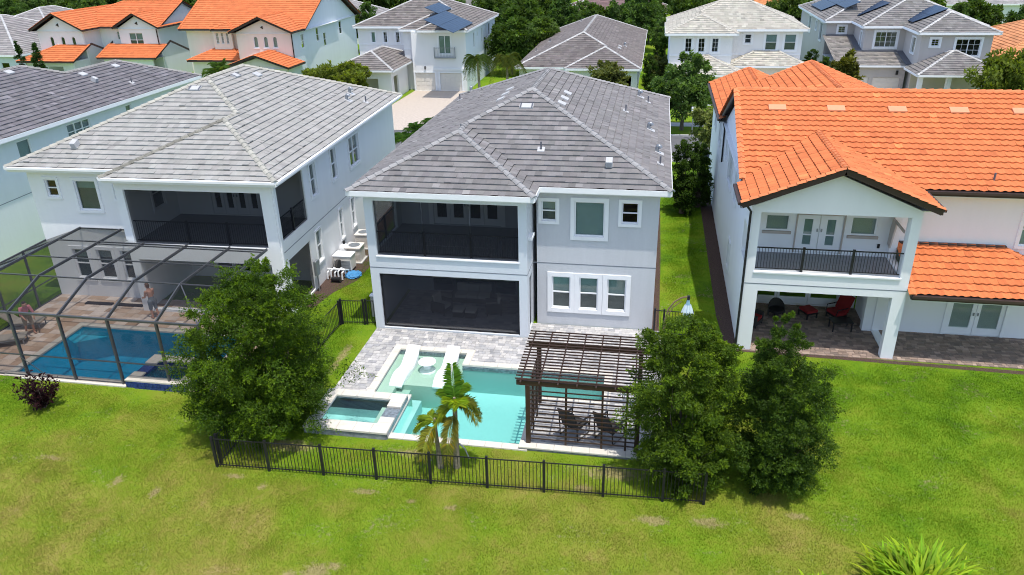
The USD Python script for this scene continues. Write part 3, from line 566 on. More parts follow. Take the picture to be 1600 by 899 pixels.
# ------------------------------------------------------------------ dark roofed house at the left edge
FH = thing('house', 'house at the left edge with long dark gray roof and pale blue side wall', 'house', (0, 0, 0), 0)
FB = [Body(-46.4, -34.85, 30, 50.7, 6.7), Body(-43.0, -34.85, 40, 56.05, 6.7)]
facade(FH, (-35.35, 30.5), (-35.35, 55.6), 0, 6.47, 'stucco_far', wins=[('fx', 37.2, 38.2, 4.9, 6.2, dict(blind='blind_green')), ('tw', 41.3, 43.4, 5.2, 6.2, dict(cols=3, blind='blind_green')), ('fx', 47.1, 47.7, 5.7, 6.2), ('fx', 52.5, 53.3, 5.5, 6.2)])
facade(FH, (-46, 30.5), (-35.55, 30.5), 0, 6.47, 'stucco_far'); facade(FH, (-35.55, 55.6), (-42.6, 55.6), 0, 6.47, 'stucco_far'); facade(FH, (-46, 50.3), (-46, 30.7), 0, 6.47, 'stucco_far'); facade(FH, (-42.6, 50.3), (-46, 50.3), 0, 6.47, 'stucco_far')
obj('control_joint', bx(-35.355, -35.346, 30.5, 55.6, 3.2, 3.235), 'joint', FH)  # dark strip in place of the shaded groove
roof(FH, ID, FB, (.165, .155, .165), .09, expo=.37, tw=.34, capcol=(.28, .27, .26), rough=.010, speck=.05)
for k, b, x, y in [('flat', 0, -40.2, 43.4), ('flat', 1, -38.3, 51.0), ('flat', 1, -38.3, 47.5), ('boxv', 1, -37.3, 47.2), ('pipe', 1, -36.2, 49.5)]: vent(FH, k, FB[b], x, y)

# ------------------------------------------------------------------ orange roofed house on the right
RH = thing('house', 'white house at the right with bright orange clay roof and gabled balcony', 'house')
RBs = [Body(3.85, 23, 31.9, 44.9, 6.7, .417, 'L', .3), Body(3.6, 10.85, 29.5, 41, 6.7, .405, 'F', .45), Body(3.7, 8.7, 44.0, 55, 6.7, .417, 'FB', .35), Body(3.9, 14.6, 39, 50.2, 6.7, .417, 'FB', .3)]
facade(RH, (4.1, 29.95), (10.36, 29.95), 0, 6.47, 'stucco_right', holes=[(4.44, 10.0, 3.66, 6.2), (4.66, 9.87, -.1, 2.8)], th=.35, gable=(7.22, 7.78))
facade(RH, (10.36, 30.3), (10.36, 32.5), 0, 6.47, 'stucco_right', holes=[(30.6, 32.1, 3.66, 5.95), (30.45, 32.3, .1, 2.6)], th=.3)
facade(RH, (10.36, 32.5), (23, 32.5), 0, 6.47, 'stucco_right', wins=[('fd', 13.05, 15.32, .04, 2.1, dict(trim=.12, blind='blind_white')), ('sh', 15.05, 16.0, 4.3, 5.7, T12)])
facade(RH, (4.1, 44.6), (4.1, 30.3), 0, 6.47, 'stucco_right', holes=[(30.6, 32.1, 3.7, 5.2)], wins=[('gr', 38.6, 40.8, 4.3, 6.0, dict(cols=2, trim=.1)), ('sh', 35.9, 36.8, 4.5, 6.0, T12), ('sh', 36.2, 37, 1, 2.3, T12), ('fx', 42, 42.8, 5, 6, T12)], gable=(38.4, 9.2, 32.15, 44.6))
facade(RH, (4.1, 54.7), (4.1, 44.6), 0, 6.47, 'stucco_right', wins=[('sh', 47, 48, 4.5, 6, T12), ('sh', 51, 52, 4.5, 6, T12)]); facade(RH, (14.3, 54.7), (4.3, 54.7), 0, 6.47, 'stucco_right'); facade(RH, (23, 44.6), (14.3, 44.6), 0, 6.47, 'stucco_right')
facade(RH, (4.3, 32.3), (10.06, 32.3), 2.95, 6.45, 'stucco_right', wins=[('fx', 5.0, 5.98, 4.6, 5.32, dict(blind='blind_white', sill=1)), ('fd', 6.3, 8.15, 3.66, 5.36, dict(leaves=2, stile=.28, rail=1, blind='blind_green', trim=.06)), ('fx', 8.45, 9.48, 4.53, 5.35, dict(blind='blind_white', sill=1))], trim='arch_tan')
facade(RH, (4.3, 34.6), (9.8, 34.6), 0, 3.0, 'stucco_right', wins=[('fd', 4.9, 9.1, .08, 2.5, dict(leaves=3, stile=.1))])
facade(RH, (9.86, 34.6), (9.86, 32.7), 0, 3.0, 'stucco_right'); obj('wall', bx(9.66, 10.1, 32.35, 32.69, 0, 2.95), 'stucco_right', RH)
obj('balcony_floor', bx(4.31, 10.05, 30.3, 32.29, 3.3, 3.6), 'floor_gray', RH); obj('porch_ceiling', bx(4.31, 9.84, 30.3, 34.58, 2.95, 3.0), 'ceiling_gray', RH)
obj('balcony_ledge', bx(4.4, 10.04, 29.9, 30.3, 3.60, 3.662), 'white_trim', RH)
obj('control_joint', bx(4.1, 10.36, 29.944, 29.952, 3.1, 3.135), 'joint', RH)  # shade of the groove under the balcony, put on as a dark strip
obj('wall_outlet', bx(9.62, 9.72, 32.26, 32.3, 4.0, 4.18), 'black_metal', RH); obj('wall_arch', cat([bx(10.02, 10.06, 30.65, 31.9, 5.3, 5.42), bar((10.03, 31.9, 5.36), (10.03, 32.2, 4.2), .06, .5)]), 'arch_tan', RH)
railing(RH, (4.44, 30.1), (10.0, 30.1), 3.66, 1.0, posts=(.33, .67), pitch=.115)
obj('downspout', tube([(3.85, 29.75, 6.5), (4.02, 29.85, 6.25), (4.02, 29.85, 3.4), (4.02, 29.85, .1)], .05, 8), 'black_metal', RH); obj('downspout', tube([(3.95, 44.4, 6.4), (4.03, 44.3, 6.1), (4.03, 44.3, 4.2)], .05, 6), 'black_metal', RH)
CL = (.62, .175, .060)
roof(RH, ID, RBs, CL, .07, kind='s', expo=.38, tw=.30, near=300, fascia='brown_fascia', tmat='clay_tile', capcol=(.64, .205, .08), cap='clay_tile', gutter=1, rough=.006, speck=.02, cut=sbox(3.0, 32.0, 3.848, 41.5))
RLow = [Body(10.5, 17.2, 29.7, 35.1, 3.08, .417, 'L', .1)]
roof(RH, ID, RLow, CL, .07, kind='s', expo=.38, tw=.30, near=0, fascia='brown_fascia', tmat='clay_tile', capcol=(.62, .19, .07), cap='clay_tile', gutter=1, rough=.008, cut=sbox(10.36, 32.5, 30, 40))
obj('roof_flashing', cat([bx(10.5, 14.6, 32.3, 32.49, 4.05, 4.30)]), 'brown_fascia', RH)
obj('lanai_post', bx(16.6, 16.9, 29.9, 30.2, 0, 2.85), 'stucco_right', RH)
for x in (5.6, 8.15, 10.75, 13.3, 15.85): vent(RH, 'slot', RBs[0], x, 37.0, col='arch_tan') if False else obj('roof_vent', tuple([bx(x-.38, x+.38, 36.75, 37.1, 0, .06)[0]*[1, 1, 1]+np.array([0, 0, 1])*(6.7+.417*(bx(x-.38, x+.38, 36.75, 37.1, 0, .06)[0][:, 1:2]-31.9)+.05), QF]), 'vent_pink', RH)
for x in (15.4, 16.5):
    z = 6.7+.417*(34.6-31.9)
    obj('gooseneck_vent', tube([(x, 34.6, z), (x, 34.6, z+.3), (x, 34.45, z+.42), (x, 34.3, z+.3)], .12, 8), 'vent_pink', RH, smooth=50)
obj('vent_pipe', tube([(13.6, 32.6, 6.95), (13.6, 32.6, 7.3)], .04, 8), 'flashing', RH)

# ------------------------------------------------------------------ houses across the street
FAR = dict(expo=.40, tw=.46)
def low_roof(P, body, tint, cut, **kw): roof(P, ID, [body], tint, .13, cut=cut, fh=.18, **{**FAR, **kw})
# grey house with solar panels, behind the white one
G = thing('house', 'pale house across the street with gray hip roof, solar panels and two garage doors', 'house')
gb = [Body(-35.0, -20.35, 89.2, 103, 6.65), Body(-28.5, -20.35, 86.2, 96, 6.65), Body(-26.2, -20.35, 85.3, 93, 6.65)]
facade(G, (-34.6, 89.7), (-28, 89.7), 0, 6.42, 'stucco_pale', wins=[('fx', -33, -32.5, 4.8, 6, dict(trim=.14, blind='blind_green')), ('gr', -31.5, -31.05, 4.8, 6, dict(trim=.14)), ('gr', -30, -29.55, 4.8, 6, dict(trim=.14))])
facade(G, (-28.1, 86.7), (-25.85, 86.7), 0, 6.42, 'stucco_pale', wins=[('fx', -26.8, -26.25, 4.9, 6.1, dict(trim=.16, blind='blind_green'))])
facade(G, (-27, 86.0), (-20.8, 86.0), 0, 6.42, 'stucco_pale', wins=[('fx', -23.85, -22.5, 4.1, 6.05, dict(cols=2, trim=.14, blind='blind_green')), ('gd', -26.8, -24.5, .02, 2.0), ('gd', -23.9, -21.4, .02, 2.0)])
facade(G, (-20.8, 86.2), (-20.8, 102.6), 0, 6.42, 'stucco_far', wins=[('fx', 90, 90.7, 4.2, 5.9), ('fx', 92, 92.4, 5.2, 5.8), ('fx', 94.4, 95.1, 4.2, 5.9), ('fx', 96.7, 97.2, 5, 6), ('fx', 98.4, 99.4, 4.6, 6)])
facade(G, (-28.1, 89.7), (-28.1, 86.9), 0, 6.42, 'stucco_pale'); facade(G, (-34.6, 102.6), (-34.6, 89.9), 0, 6.42, 'stucco_pale'); facade(G, (-21, 102.6), (-34.4, 102.6), 0, 6.42, 'stucco_pale')
obj('stucco_band', cat([bx(-34.6, -28, 89.66, 89.698, 4.55, 4.66), bx(-28.1, -20.77, 85.9, 85.998, 3.95, 4.05) if False else bx(-28.14, -25.9, 86.66, 86.698, 4.45, 4.55)]), 'white_trim', G)
roof(G, ID, gb, (.20, .178, .165), .12, capcol=(.50, .49, .48), **FAR)
rl = railing(G, (-24.35, 85.75), (-22.0, 85.75), 3.7, 1.05, posts=(0, 1), pitch=.16, m='gray_metal'); obj('balcony_floor', bx(-24.4, -21.95, 85.72, 85.99, 3.62, 3.7), 'gray_metal', G)
low_roof(G, Body(-34.4, -27.2, 79.6, 90.5, 3.25), (.20, .178, .165), unary_union([sbox(-40, 89.7, -10, 110), sbox(-28.1, 86.7, -10, 110)]), capcol=(.50, .49, .48))
facade(G, (-32, 80.2), (-27.7, 80.2), 0, 3.05, 'stucco_pale', holes=[(-31.0, -29.2, .1, 2.3)]); facade(G, (-27.7, 80.4), (-27.7, 86.0), 0, 3.05, 'stucco_pale', holes=[(81, 82.6, .1, 2.4)]); obj('wall', bx(-31.9, -27.9, 83.0, 83.1, 0, 3), 'stucco_trim_tan', G)
obj('wall_lamp', box_round(-25.65, -25.5, 85.8, 85.98, 2.4, 2.75), 'black_metal', G); obj('garage_header', bx(-24.6, -20.9, 85.9, 85.998, 2.28, 2.55), 'white_trim', G)
def panels(P, b, x0, y0, nx, ny, w=1.02, l=1.7, side='R', skip=()):
    p = b.planes[side]; up = np.array([p[0], p[1]])/np.linalg.norm(p[:2]); ac = np.array([-up[1], up[0]]); N = np.array([-p[0], -p[1], 1.]); N /= np.linalg.norm(N); cs = 1/math.sqrt(1+b.pitch**2)
    for i in range(nx):
        for j in range(ny):
            if (i, j) in skip: continue
            a = np.array([x0, y0])+ac*i*w+up*j*l*cs; q = [a, a+ac*(w-.03), a+ac*(w-.03)+up*(l-.03)*cs, a+up*(l-.03)*cs]
            v = [np.array([*k, p[0]*k[0]+p[1]*k[1]+p[2]])+N*.16 for k in q]; v += [k+N*.04 for k in v]
            obj('solar_panel', (np.array(v), QF), 'solar', P)
panels(G, gb[0], -20.75, 89.6, 9, 2); panels(G, gb[0], -20.75-3.15, 92.6, 6, 1)
# low grey house in the centre
H = thing('house', 'low single storey house across the street directly behind the gray roof ridge', 'house')
hb = [Body(-14.6, -1.4, 82.0, 113.5, 3.35), Body(-9.3, -1.4, 81.3, 95, 3.35)]
facade(H, (-14.2, 82.5), (-9, 82.5), 0, 3.12, 'stucco_pale'); facade(H, (-9, 81.8), (-1.8, 81.8), 0, 3.12, 'stucco_pale', holes=[(-3.4, -2.4, .1, 2.5)]); facade(H, (-1.8, 82), (-1.8, 113), 0, 3.12, 'stucco_far'); facade(H, (-14.2, 113), (-14.2, 82.7), 0, 3.12, 'stucco_far'); facade(H, (-2, 113), (-14, 113), 0, 3.12, 'stucco_far')
roof(H, ID, hb, (.175, .153, .145), .12, capcol=(.50, .49, .48), **FAR)
obj('wall_lamp', box_round(-12.9, -12.75, 82.3, 82.48, 2.4, 2.75), 'black_metal', H)
for k, b, x, y in [('pipe', 0, -12.8, 96), ('pipe', 0, -12.5, 95), ('pipe', 0, -10, 107), ('flat', 0, -4, 88), ('flat', 0, -4, 89.6), ('goose', 0, -3.5, 91.5), ('pipe', 0, -13.5, 90)]: vent(H, k, hb[b], x, y)
# white house with a pale roof
I_ = thing('house', 'white house across the street with pale cream tile roof and three dark windows', 'house')
ib = [Body(1.0, 15.3, 86.2, 97.5, 6.65), Body(.8, 8.0, 82.6, 92.6, 6.65)]
facade(I_, (1.35, 83.1), (7.5, 83.1), 0, 6.42, 'stucco_pale', wins=[('gr', 2.85, 3.5, 4.8, 6.15, dict(trim=.2)), ('gr', 4.15, 4.8, 4.8, 6.15, dict(trim=.2)), ('gr', 5.5, 6.15, 4.8, 6.15, dict(trim=.2))])
facade(I_, (7.5, 83.3), (7.5, 87), 0, 6.42, 'stucco_pale'); facade(I_, (7.3, 86.8), (14.8, 86.8), 0, 6.42, 'stucco_pale', wins=[('sh', 9.05, 9.7, 5.2, 6.1, dict(trim=.2)), ('sh', 11.15, 12.3, 4.5, 6.1, dict(trim=.2, blind='blind_green', bh=.5)), ('sh', 13.05, 14.2, 4.5, 6.1, dict(trim=.2, blind='blind_green', bh=.5)), ('gd', 9.0, 13.6, .02, 2.2, dict(trim=0))])
facade(I_, (1.35, 97), (1.35, 83.3), 0, 6.42, 'stucco_pale'); facade(I_, (14.8, 87), (14.8, 97), 0, 6.42, 'stucco_far'); facade(I_, (14.6, 97), (1.55, 97), 0, 6.42, 'stucco_pale')
obj('stucco_band', cat([bx(1.31, 7.54, 83.05, 83.098, 4.4, 4.55), bx(7.55, 14.8, 86.75, 86.798, 4.0, 4.15)]), 'white_trim', I_)
roof(I_, ID, ib, (.46, .43, .365), .09, expo=.42, tw=.42, capcol=(.50, .47, .41), rough=.007)
low_roof(I_, Body(7.4, 15.3, 84.0, 90, 3.3), (.46, .43, .365), sbox(-20, 86.8, 40, 110), capcol=(.50, .47, .41)); low_roof(I_, Body(1.4, 8.6, 79.6, 86.5, 3.1), (.46, .43, .365), sbox(-20, 83.1, 40, 110), capcol=(.50, .47, .41))
facade(I_, (2, 80.1), (8, 80.1), 0, 2.9, 'stucco_pale', holes=[(3, 7, .1, 2.4)]); facade(I_, (8, 80.3), (8, 84.5), 0, 2.9, 'stucco_pale'); facade(I_, (8.0, 84.6), (14.8, 84.6), 0, 3.1, 'stucco_cream', wins=[('gd', 9, 13.6, .02, 2.2, dict(trim=0))])
# taupe house with three stepped hips
J = thing('house', 'taupe house at the upper right with stepped gray roof and three solar arrays', 'house')
jb = [Body(18.1, 33.5, 93.8, 112, 6.65), Body(20.95, 33.0, 88.8, 104, 6.65), Body(24.9, 32.3, 83.4, 99, 6.65)]
tn = dict(trim=.2, tm='white_trim')
facade(J, (18.5, 94.3), (21.4, 94.3), 0, 6.42, 'stucco_taupe', wins=[('gr', 19.75, 20.5, 5.35, 6.05, dict(tn, cols=1))]); facade(J, (21.4, 89.3), (25.4, 89.3), 0, 6.42, 'stucco_taupe', wins=[('gr', 22.5, 24.6, 4.5, 6.05, dict(tn, cols=2, sill=1))])
facade(J, (25.4, 83.9), (31.8, 83.9), 0, 6.42, 'stucco_taupe', wins=[('gr', 26.35, 27.05, 5.35, 6.0, dict(tn, cols=1, sill=1)), ('gr', 28.6, 30.8, 4.45, 6.0, dict(tn, cols=2, sill=1))])
facade(J, (18.5, 111.5), (18.5, 94.5), 0, 6.42, 'stucco_taupe', wins=[('fx', 96.5, 98, 4.2, 6.1, T12), ('fx', 100, 100.8, 5, 6, T12), ('fx', 104, 105.5, 4.3, 6.1, T12)]); facade(J, (21.4, 94.3), (21.4, 89.5), 0, 6.42, 'stucco_taupe', wins=[('fx', 90.3, 91, 4.4, 5.9, T12)]); facade(J, (25.4, 89.3), (25.4, 84.1), 0, 6.42, 'stucco_taupe', wins=[('fx', 85.5, 86.7, 4.4, 5.9, T12)])
facade(J, (31.8, 84.1), (31.8, 98), 0, 6.42, 'stucco_taupe'); facade(J, (33, 111.5), (18.7, 111.5), 0, 6.42, 'stucco_taupe')
roof(J, ID, jb, (.21, .197, .188), .11, capcol=(.50, .49, .48), **FAR)
panels(J, jb[0], 18.9, 100.5, 7, 2, side='L'); panels(J, jb[0], 20.5, 95.7, 5, 1, side='L'); panels(J, jb[1], 21.7, 94.6, 5, 2, side='L'); panels(J, jb[1], 23.8, 93.0, 4, 1, side='L') if False else None; panels(J, jb[2], 25.6, 88.2, 4, 2, side='L')
cutJ = unary_union([sbox(21.4, 89.3, 40, 120), sbox(25.4, 83.9, 40, 120), sbox(18, 94.3, 40, 120)])
roof(J, ID, [Body(18.3, 25.6, 85.2, 125, 3.25, .2, 'LR', .1)], (.27, .245, .22), .13, cut=cutJ, fh=.18, noback='LR', **FAR); roof(J, ID, [Body(24.3, 32.6, 79.4, 87.4, 3.3)], (.21, .197, .188), .13, cut=sbox(24, 83.9, 40, 120), fh=.18, capcol=(.5, .49, .48), **FAR)
obj('roof_flashing', cat([bar((21.1, 89.2, 4.1), (21.1, 94.2, 5.12), .55, .12), bar((25.1, 85.4, 3.36), (25.1, 89.2, 4.12), .55, .12), bx(18.5, 20.8, 94.1, 94.29, 5.05, 5.2), bx(21.4, 24.8, 89.1, 89.29, 4.05, 4.2)]), 'flashing', J)
facade(J, (19, 85.7), (25, 85.7), 0, 3.1, 'stucco_taupe', wins=[('gd', 19.4, 21.6, .02, 2.0, dict(trim=0)), ('gd', 22.0, 24.6, .02, 2.0, dict(trim=0))])
for x in (20.2, 24.2): obj('wall_lamp', box_round(x-.1, x+.1, 85.5, 85.68, 2.3, 2.7), 'black_metal', J)
for x in (24.8, 27.3, 30.5): obj('column', bx(x-.2, x+.2, 79.8, 80.2, 0, 3.1), 'stucco_pale', J)
obj('wall', bx(25, 31.8, 83.7, 83.85, 0, 3.2), 'stucco_trim_tan', J)
# orange roofed white house with two gables, far left
E = thing('house', 'white house at the upper left with two orange gables and arched windows', 'house')
CF = dict(kind='flat', tmat='clay_tile', cap='clay_tile', fascia='brown_fascia', expo=.45, tw=.5, fh=.2)
eb = [Body(-77.0, -69.5, 88.0, 106, 6.4, .52, 'F', .5), Body(-67.4, -61.0, 90.7, 102, 6.4, .52, 'F', .4), Body(-76, -61.3, 91.3, 103.5, 6.4, .42, 'R', .3), Body(-68, -61.6, 96.5, 106, 6.4, .42, '')]
facade(E, (-76.4, 88.6), (-70.1, 88.6), 0, 6.3, 'stucco_white', wins=[('ar', -74.85, -74.3, 4.15, 5.55), ('ar', -73.3, -72.75, 4.15, 5.55), ('ar', -71.8, -71.25, 4.15, 5.55)], gable=(-73.25, 7.95))
facade(E, (-70.1, 88.8), (-70.1, 91.9), 0, 6.3, 'lilac_wall'); facade(E, (-70.1, 91.9), (-66.9, 91.9), 0, 6.3, 'stucco_white', wins=[('gr', -67.75, -67.25, 4.8, 5.8)])
facade(E, (-66.9, 91.2), (-61.5, 91.2), 0, 6.3, 'stucco_white', wins=[('sh', -65.6, -63.7, 4.0, 5.7, dict(cols=2, blind='blind_green', bh=.5, sill=1))], gable=(-64.2, 7.75)); facade(E, (-61.5, 91.4), (-61.5, 105.5), 0, 6.3, 'stucco_far', wins=[('sh', 100.5, 101.6, 4.5, 6)], gable=(97.4, 8.75, 91.6, 103.2))
facade(E, (-76.4, 105), (-76.4, 88.8), 0, 6.3, 'stucco_white')
for x, z in ((-73.25, 6.95), (-64.2, 6.85)): obj('gable_vent', tube([(x, 91.1 if x > -70 else 88.5, z), (x, 91.25 if x > -70 else 88.65, z)], .22, 3), 'brown_fascia', E)
roof(E, ID, eb, CL, .05, capcol=CL, **CF)
roof(E, ID, [Body(-77.3, -69.5, 85.0, 93, 3.1, .42, 'R')], CL, .05, cut=sbox(-90, 88.6, -50, 120), capcol=CL, **CF); roof(E, ID, [Body(-68.6, -60.6, 88.2, 96, 3.1, .42, 'LR')], CL, .05, cut=sbox(-90, 91.2, -50, 120), capcol=CL, **CF)
facade(E, (-76.6, 85.6), (-70.0, 85.6), 0, 2.95, 'stucco_white', holes=[(-73.5, -71.5, .1, 2.4)]); facade(E, (-70.0, 85.8), (-70.0, 88.6), 0, 3, 'lilac_wall'); facade(E, (-68, 88.7), (-61.3, 88.7), 0, 2.95, 'stucco_white')
obj('downspout', bar((-61.55, 91.05, 6.2), (-61.55, 91.05, 3.2), .1, .1), 'brown_fascia', E)
# cream house with orange roof
Fh = thing('house', 'cream house behind the white one with tall orange roof and arched window trio', 'house')
fb = [Body(-57.2, -40.9, 89.0, 107.5, 6.4, .50, 'LR', .4), Body(-49.0, -41.1, 86.0, 100, 6.4, .42, 'F', .5), Body(-52.6, -49.6, 88.3, 96, 6.45, .42, '', .3)]
facade(Fh, (-56.6, 89.6), (-48.4, 89.6), 0, 6.3, 'stucco_cream'); facade(Fh, (-48.4, 86.6), (-41.5, 86.6), 0, 6.3, 'stucco_cream', wins=[('ar', -46.3, -45.75, 4.6, 5.85, dict(blind='blind_white')), ('ar', -45.05, -44.5, 4.6, 5.85, dict(blind='blind_white')), ('ar', -43.9, -43.35, 4.6, 5.85, dict(blind='blind_white'))], gable=(-45, 7.65))
facade(Fh, (-52.7, 88.9), (-50.3, 88.9), 3.6, 6.3, 'stucco_cream', wins=[('gr', -52.4, -52.0, 4.7, 6), ('gr', -51.7, -51.35, 4.7, 6), ('gr', -51.05, -50.7, 4.7, 6)])
facade(Fh, (-41.5, 86.8), (-41.5, 107), 0, 6.3, 'stucco_far', wins=[('sh', 89, 89.8, 4.2, 5.8), ('sh', 93.5, 94.3, 4.4, 6), ('sh', 95.6, 96.4, 3.6, 5.2), ('sh', 101, 101.9, 4.4, 6)], gable=(98.2, 10.75, 89.3, 107)); facade(Fh, (-48.4, 89.6), (-48.4, 86.8), 0, 6.3, 'stucco_cream'); facade(Fh, (-56.6, 107), (-56.6, 89.8), 0, 6.3, 'stucco_cream')
obj('gable_vent', tube([(-45, 86.5, 6.85), (-45, 86.65, 6.85)], .2, 3), 'brown_fascia', Fh)
roof(Fh, ID, fb, CL, .05, capcol=CL, **CF)
roof(Fh, ID, [Body(-55.3, -48.0, 86.6, 93, 3.1, .42, '')], CL, .05, cut=sbox(-90, 89.6, -30, 120), capcol=CL, **CF); roof(Fh, ID, [Body(-48.2, -40.2, 82.2, 90, 3.05, .33, 'F')], CL, .05, cut=sbox(-90, 86.6, -30, 120), capcol=CL, **CF)
facade(Fh, (-54.8, 87), (-48.5, 87), 0, 2.95, 'stucco_cream'); facade(Fh, (-47.7, 82.8), (-40.7, 82.8), 0, 2.95, 'stucco_cream', gable=(-44.2, 4.0)); facade(Fh, (-40.7, 83), (-40.7, 86.8), 0, 2.95, 'stucco_far')
obj('downspout', bar((-41.45, 86.5, 6.2), (-41.45, 86.5, 3.2), .1, .1), 'black_metal', Fh)
# roofs farther off
def far_house(label, bodies, tint, wall, orange=False, **kw):
    o = thing('house', label, 'house')
    for b in bodies:
        x0, x1, y0, y1 = b.r; q = .45
        facade(o, (x0+q, y0+q), (x1-q, y0+q), 0, b.ze-.2, wall, holes=[], wins=[('sh', x0+2, x0+3.2, .9, 2.3), ('sh', x1-3.2, x1-2, .9, 2.3)] if b.ze < 4 else [('sh', x0+2, x0+3.2, 4.4, 5.9), ('sh', x1-3.2, x1-2, 4.4, 5.9)])
        facade(o, (x1-q, y0+q+.2), (x1-q, y1-q), 0, b.ze-.2, wall); facade(o, (x0+q, y1-q), (x0+q, y0+q+.2), 0, b.ze-.2, wall)
        break
    roof(o, ID, bodies, tint, .1, **({**CF, 'capcol': tint} if orange else dict(expo=.45, tw=.6, capcol=(.55, .54, .53)))); return o
far_house('gray hip roofed house at the upper left edge behind two narrow cypresses', [Body(-99, -80.0, 88.5, 108, 3.3), Body(-97, -83, 99, 116, 4.6)], (.29, .27, .26), 'stucco_far')
far_house('gray roofed house at the top edge just right of the cream gable', [Body(-62, -45.5, 124, 140, 3.4)], (.30, .28, .27), 'stucco_pale')
far_house('gray roofed house at the top edge behind the solar panel roof', [Body(-40, -22, 140, 156, 3.4)], (.24, .23, .22), 'stucco_taupe')
far_house('orange roofed house at the top edge above the central dark trees', [Body(-30, -19, 160, 175, 3.4)], (.62, .27, .13), 'stucco_cream', True)
far_house('purple brown roofed house at the top edge behind the low single storey house', [Body(-16.5, 1.5, 136, 150, 3.6)], (.20, .13, .125), 'stucco_taupe')
far_house('orange roofed house at the top edge left of the taupe house', [Body(13, 31, 150, 163, 3.4)], (.62, .25, .10), 'stucco_pale', True)
far_house('faded orange roofed house at the right edge beside the taupe house', [Body(35.0, 60, 90.0, 108, 3.2)], (.58, .25, .11), 'stucco_taupe', True)
far_house('pale gray roofed house at the top right corner behind the hedge', [Body(47, 72, 150, 165, 3.4)], (.36, .34, .33), 'stucco_pale')
far_house('brown roofed house at the top left edge above the orange gables', [Body(-106, -84, 196, 212, 3.4)], (.38, .33, .28), 'stucco_pale')
# ------------------------------------------------------------------ ground, street, beds
POOL = unary_union([sbox(-10.26, 24.38, -7.25, 27.9), sbox(-8.72, 21.85, -3.96, 26.95), sbox(-3.97, 25.05, -1.3, 26.95)])
POOL2 = sbox(-25.86, 23.72, -17.6, 27.92)
holes_ = unary_union([POOL.buffer(.2, join_style=2), POOL2.buffer(.2, join_style=2), sbox(-11.8, 21.5, -8.8, 23.9)])
def struct(name, mesh, m, kind='structure', label=None, cat_=None): return obj(name, mesh, m, None, label=label, cat=cat_, kind=kind)
struct('lawn', flat(sbox(-420, -60, 420, 700).difference(holes_), lambda x, y: 0*x), 'lawn')
struct('street', flat(sbox(-260, 59.2, 260, 67.2), lambda x, y: 0*x+.004), 'asphalt')
struct('kerb', cat([bx(-260, -27.6, 67.2, 67.42, 0, .12), bx(-20.4, 260, 67.2, 67.42, 0, .12), bx(-260, 260, 58.98, 59.2, 0, .12)]), 'concrete')
struct('sidewalk', flat(sbox(-260, 70.9, 260, 72.4), lambda x, y: 0*x+.006), 'concrete')
plain('drive_block', (.46, .395, .335), .85, var=.18, scale=5.)
struct('driveway', flat(Polygon([(-27.4, 67.2), (-20.5, 67.2), (-20.9, 85.95), (-26.95, 85.95)]), lambda x, y: 0*x+.012), 'drive_block')
struct('driveway', flat(sbox(9, 67.2, 13.8, 84.4), lambda x, y: 0*x+.012), 'drive_block'); struct('driveway', flat(sbox(19.2, 67.2, 25, 85.5), lambda x, y: 0*x+.012), 'drive_block')
struct('mulch_bed', flat(Polygon([(-16.5, 31.3), (-15.75, 31.2), (-15.45, 33), (-14.75, 34.6), (-14.7, 37), (-15.4, 40), (-16, 46), (-16.9, 48), (-16.7, 35)]), lambda x, y: 0*x+.008), 'mulch')
struct('mulch_bed', flat(Polygon([(3.35, 52), (3.4, 40), (3.42, 33), (3.6, 30.6), (4.1, 30.2), (4.1, 52)]), lambda x, y: 0*x+.008), 'mulch')
struct('mulch_bed', flat(Polygon([(.5, 31.1), (.82, 31.1), (.86, 40), (.8, 49), (.5, 49)]), lambda x, y: 0*x+.008), 'mulch')
struct('mulch_bed', flat(Polygon([(3.6, 29.75), (21, 29.2), (21, 29.5), (4.1, 29.98)]), lambda x, y: 0*x+.008), 'mulch')
struct('mulch_bed', flat(Polygon([(-28, 22.95), (-19.9, 22.85), (-16.5, 22.9), (-16.5, 23.5), (-28, 23.5)]), lambda x, y: 0*x+.008), 'mulch') if False else None
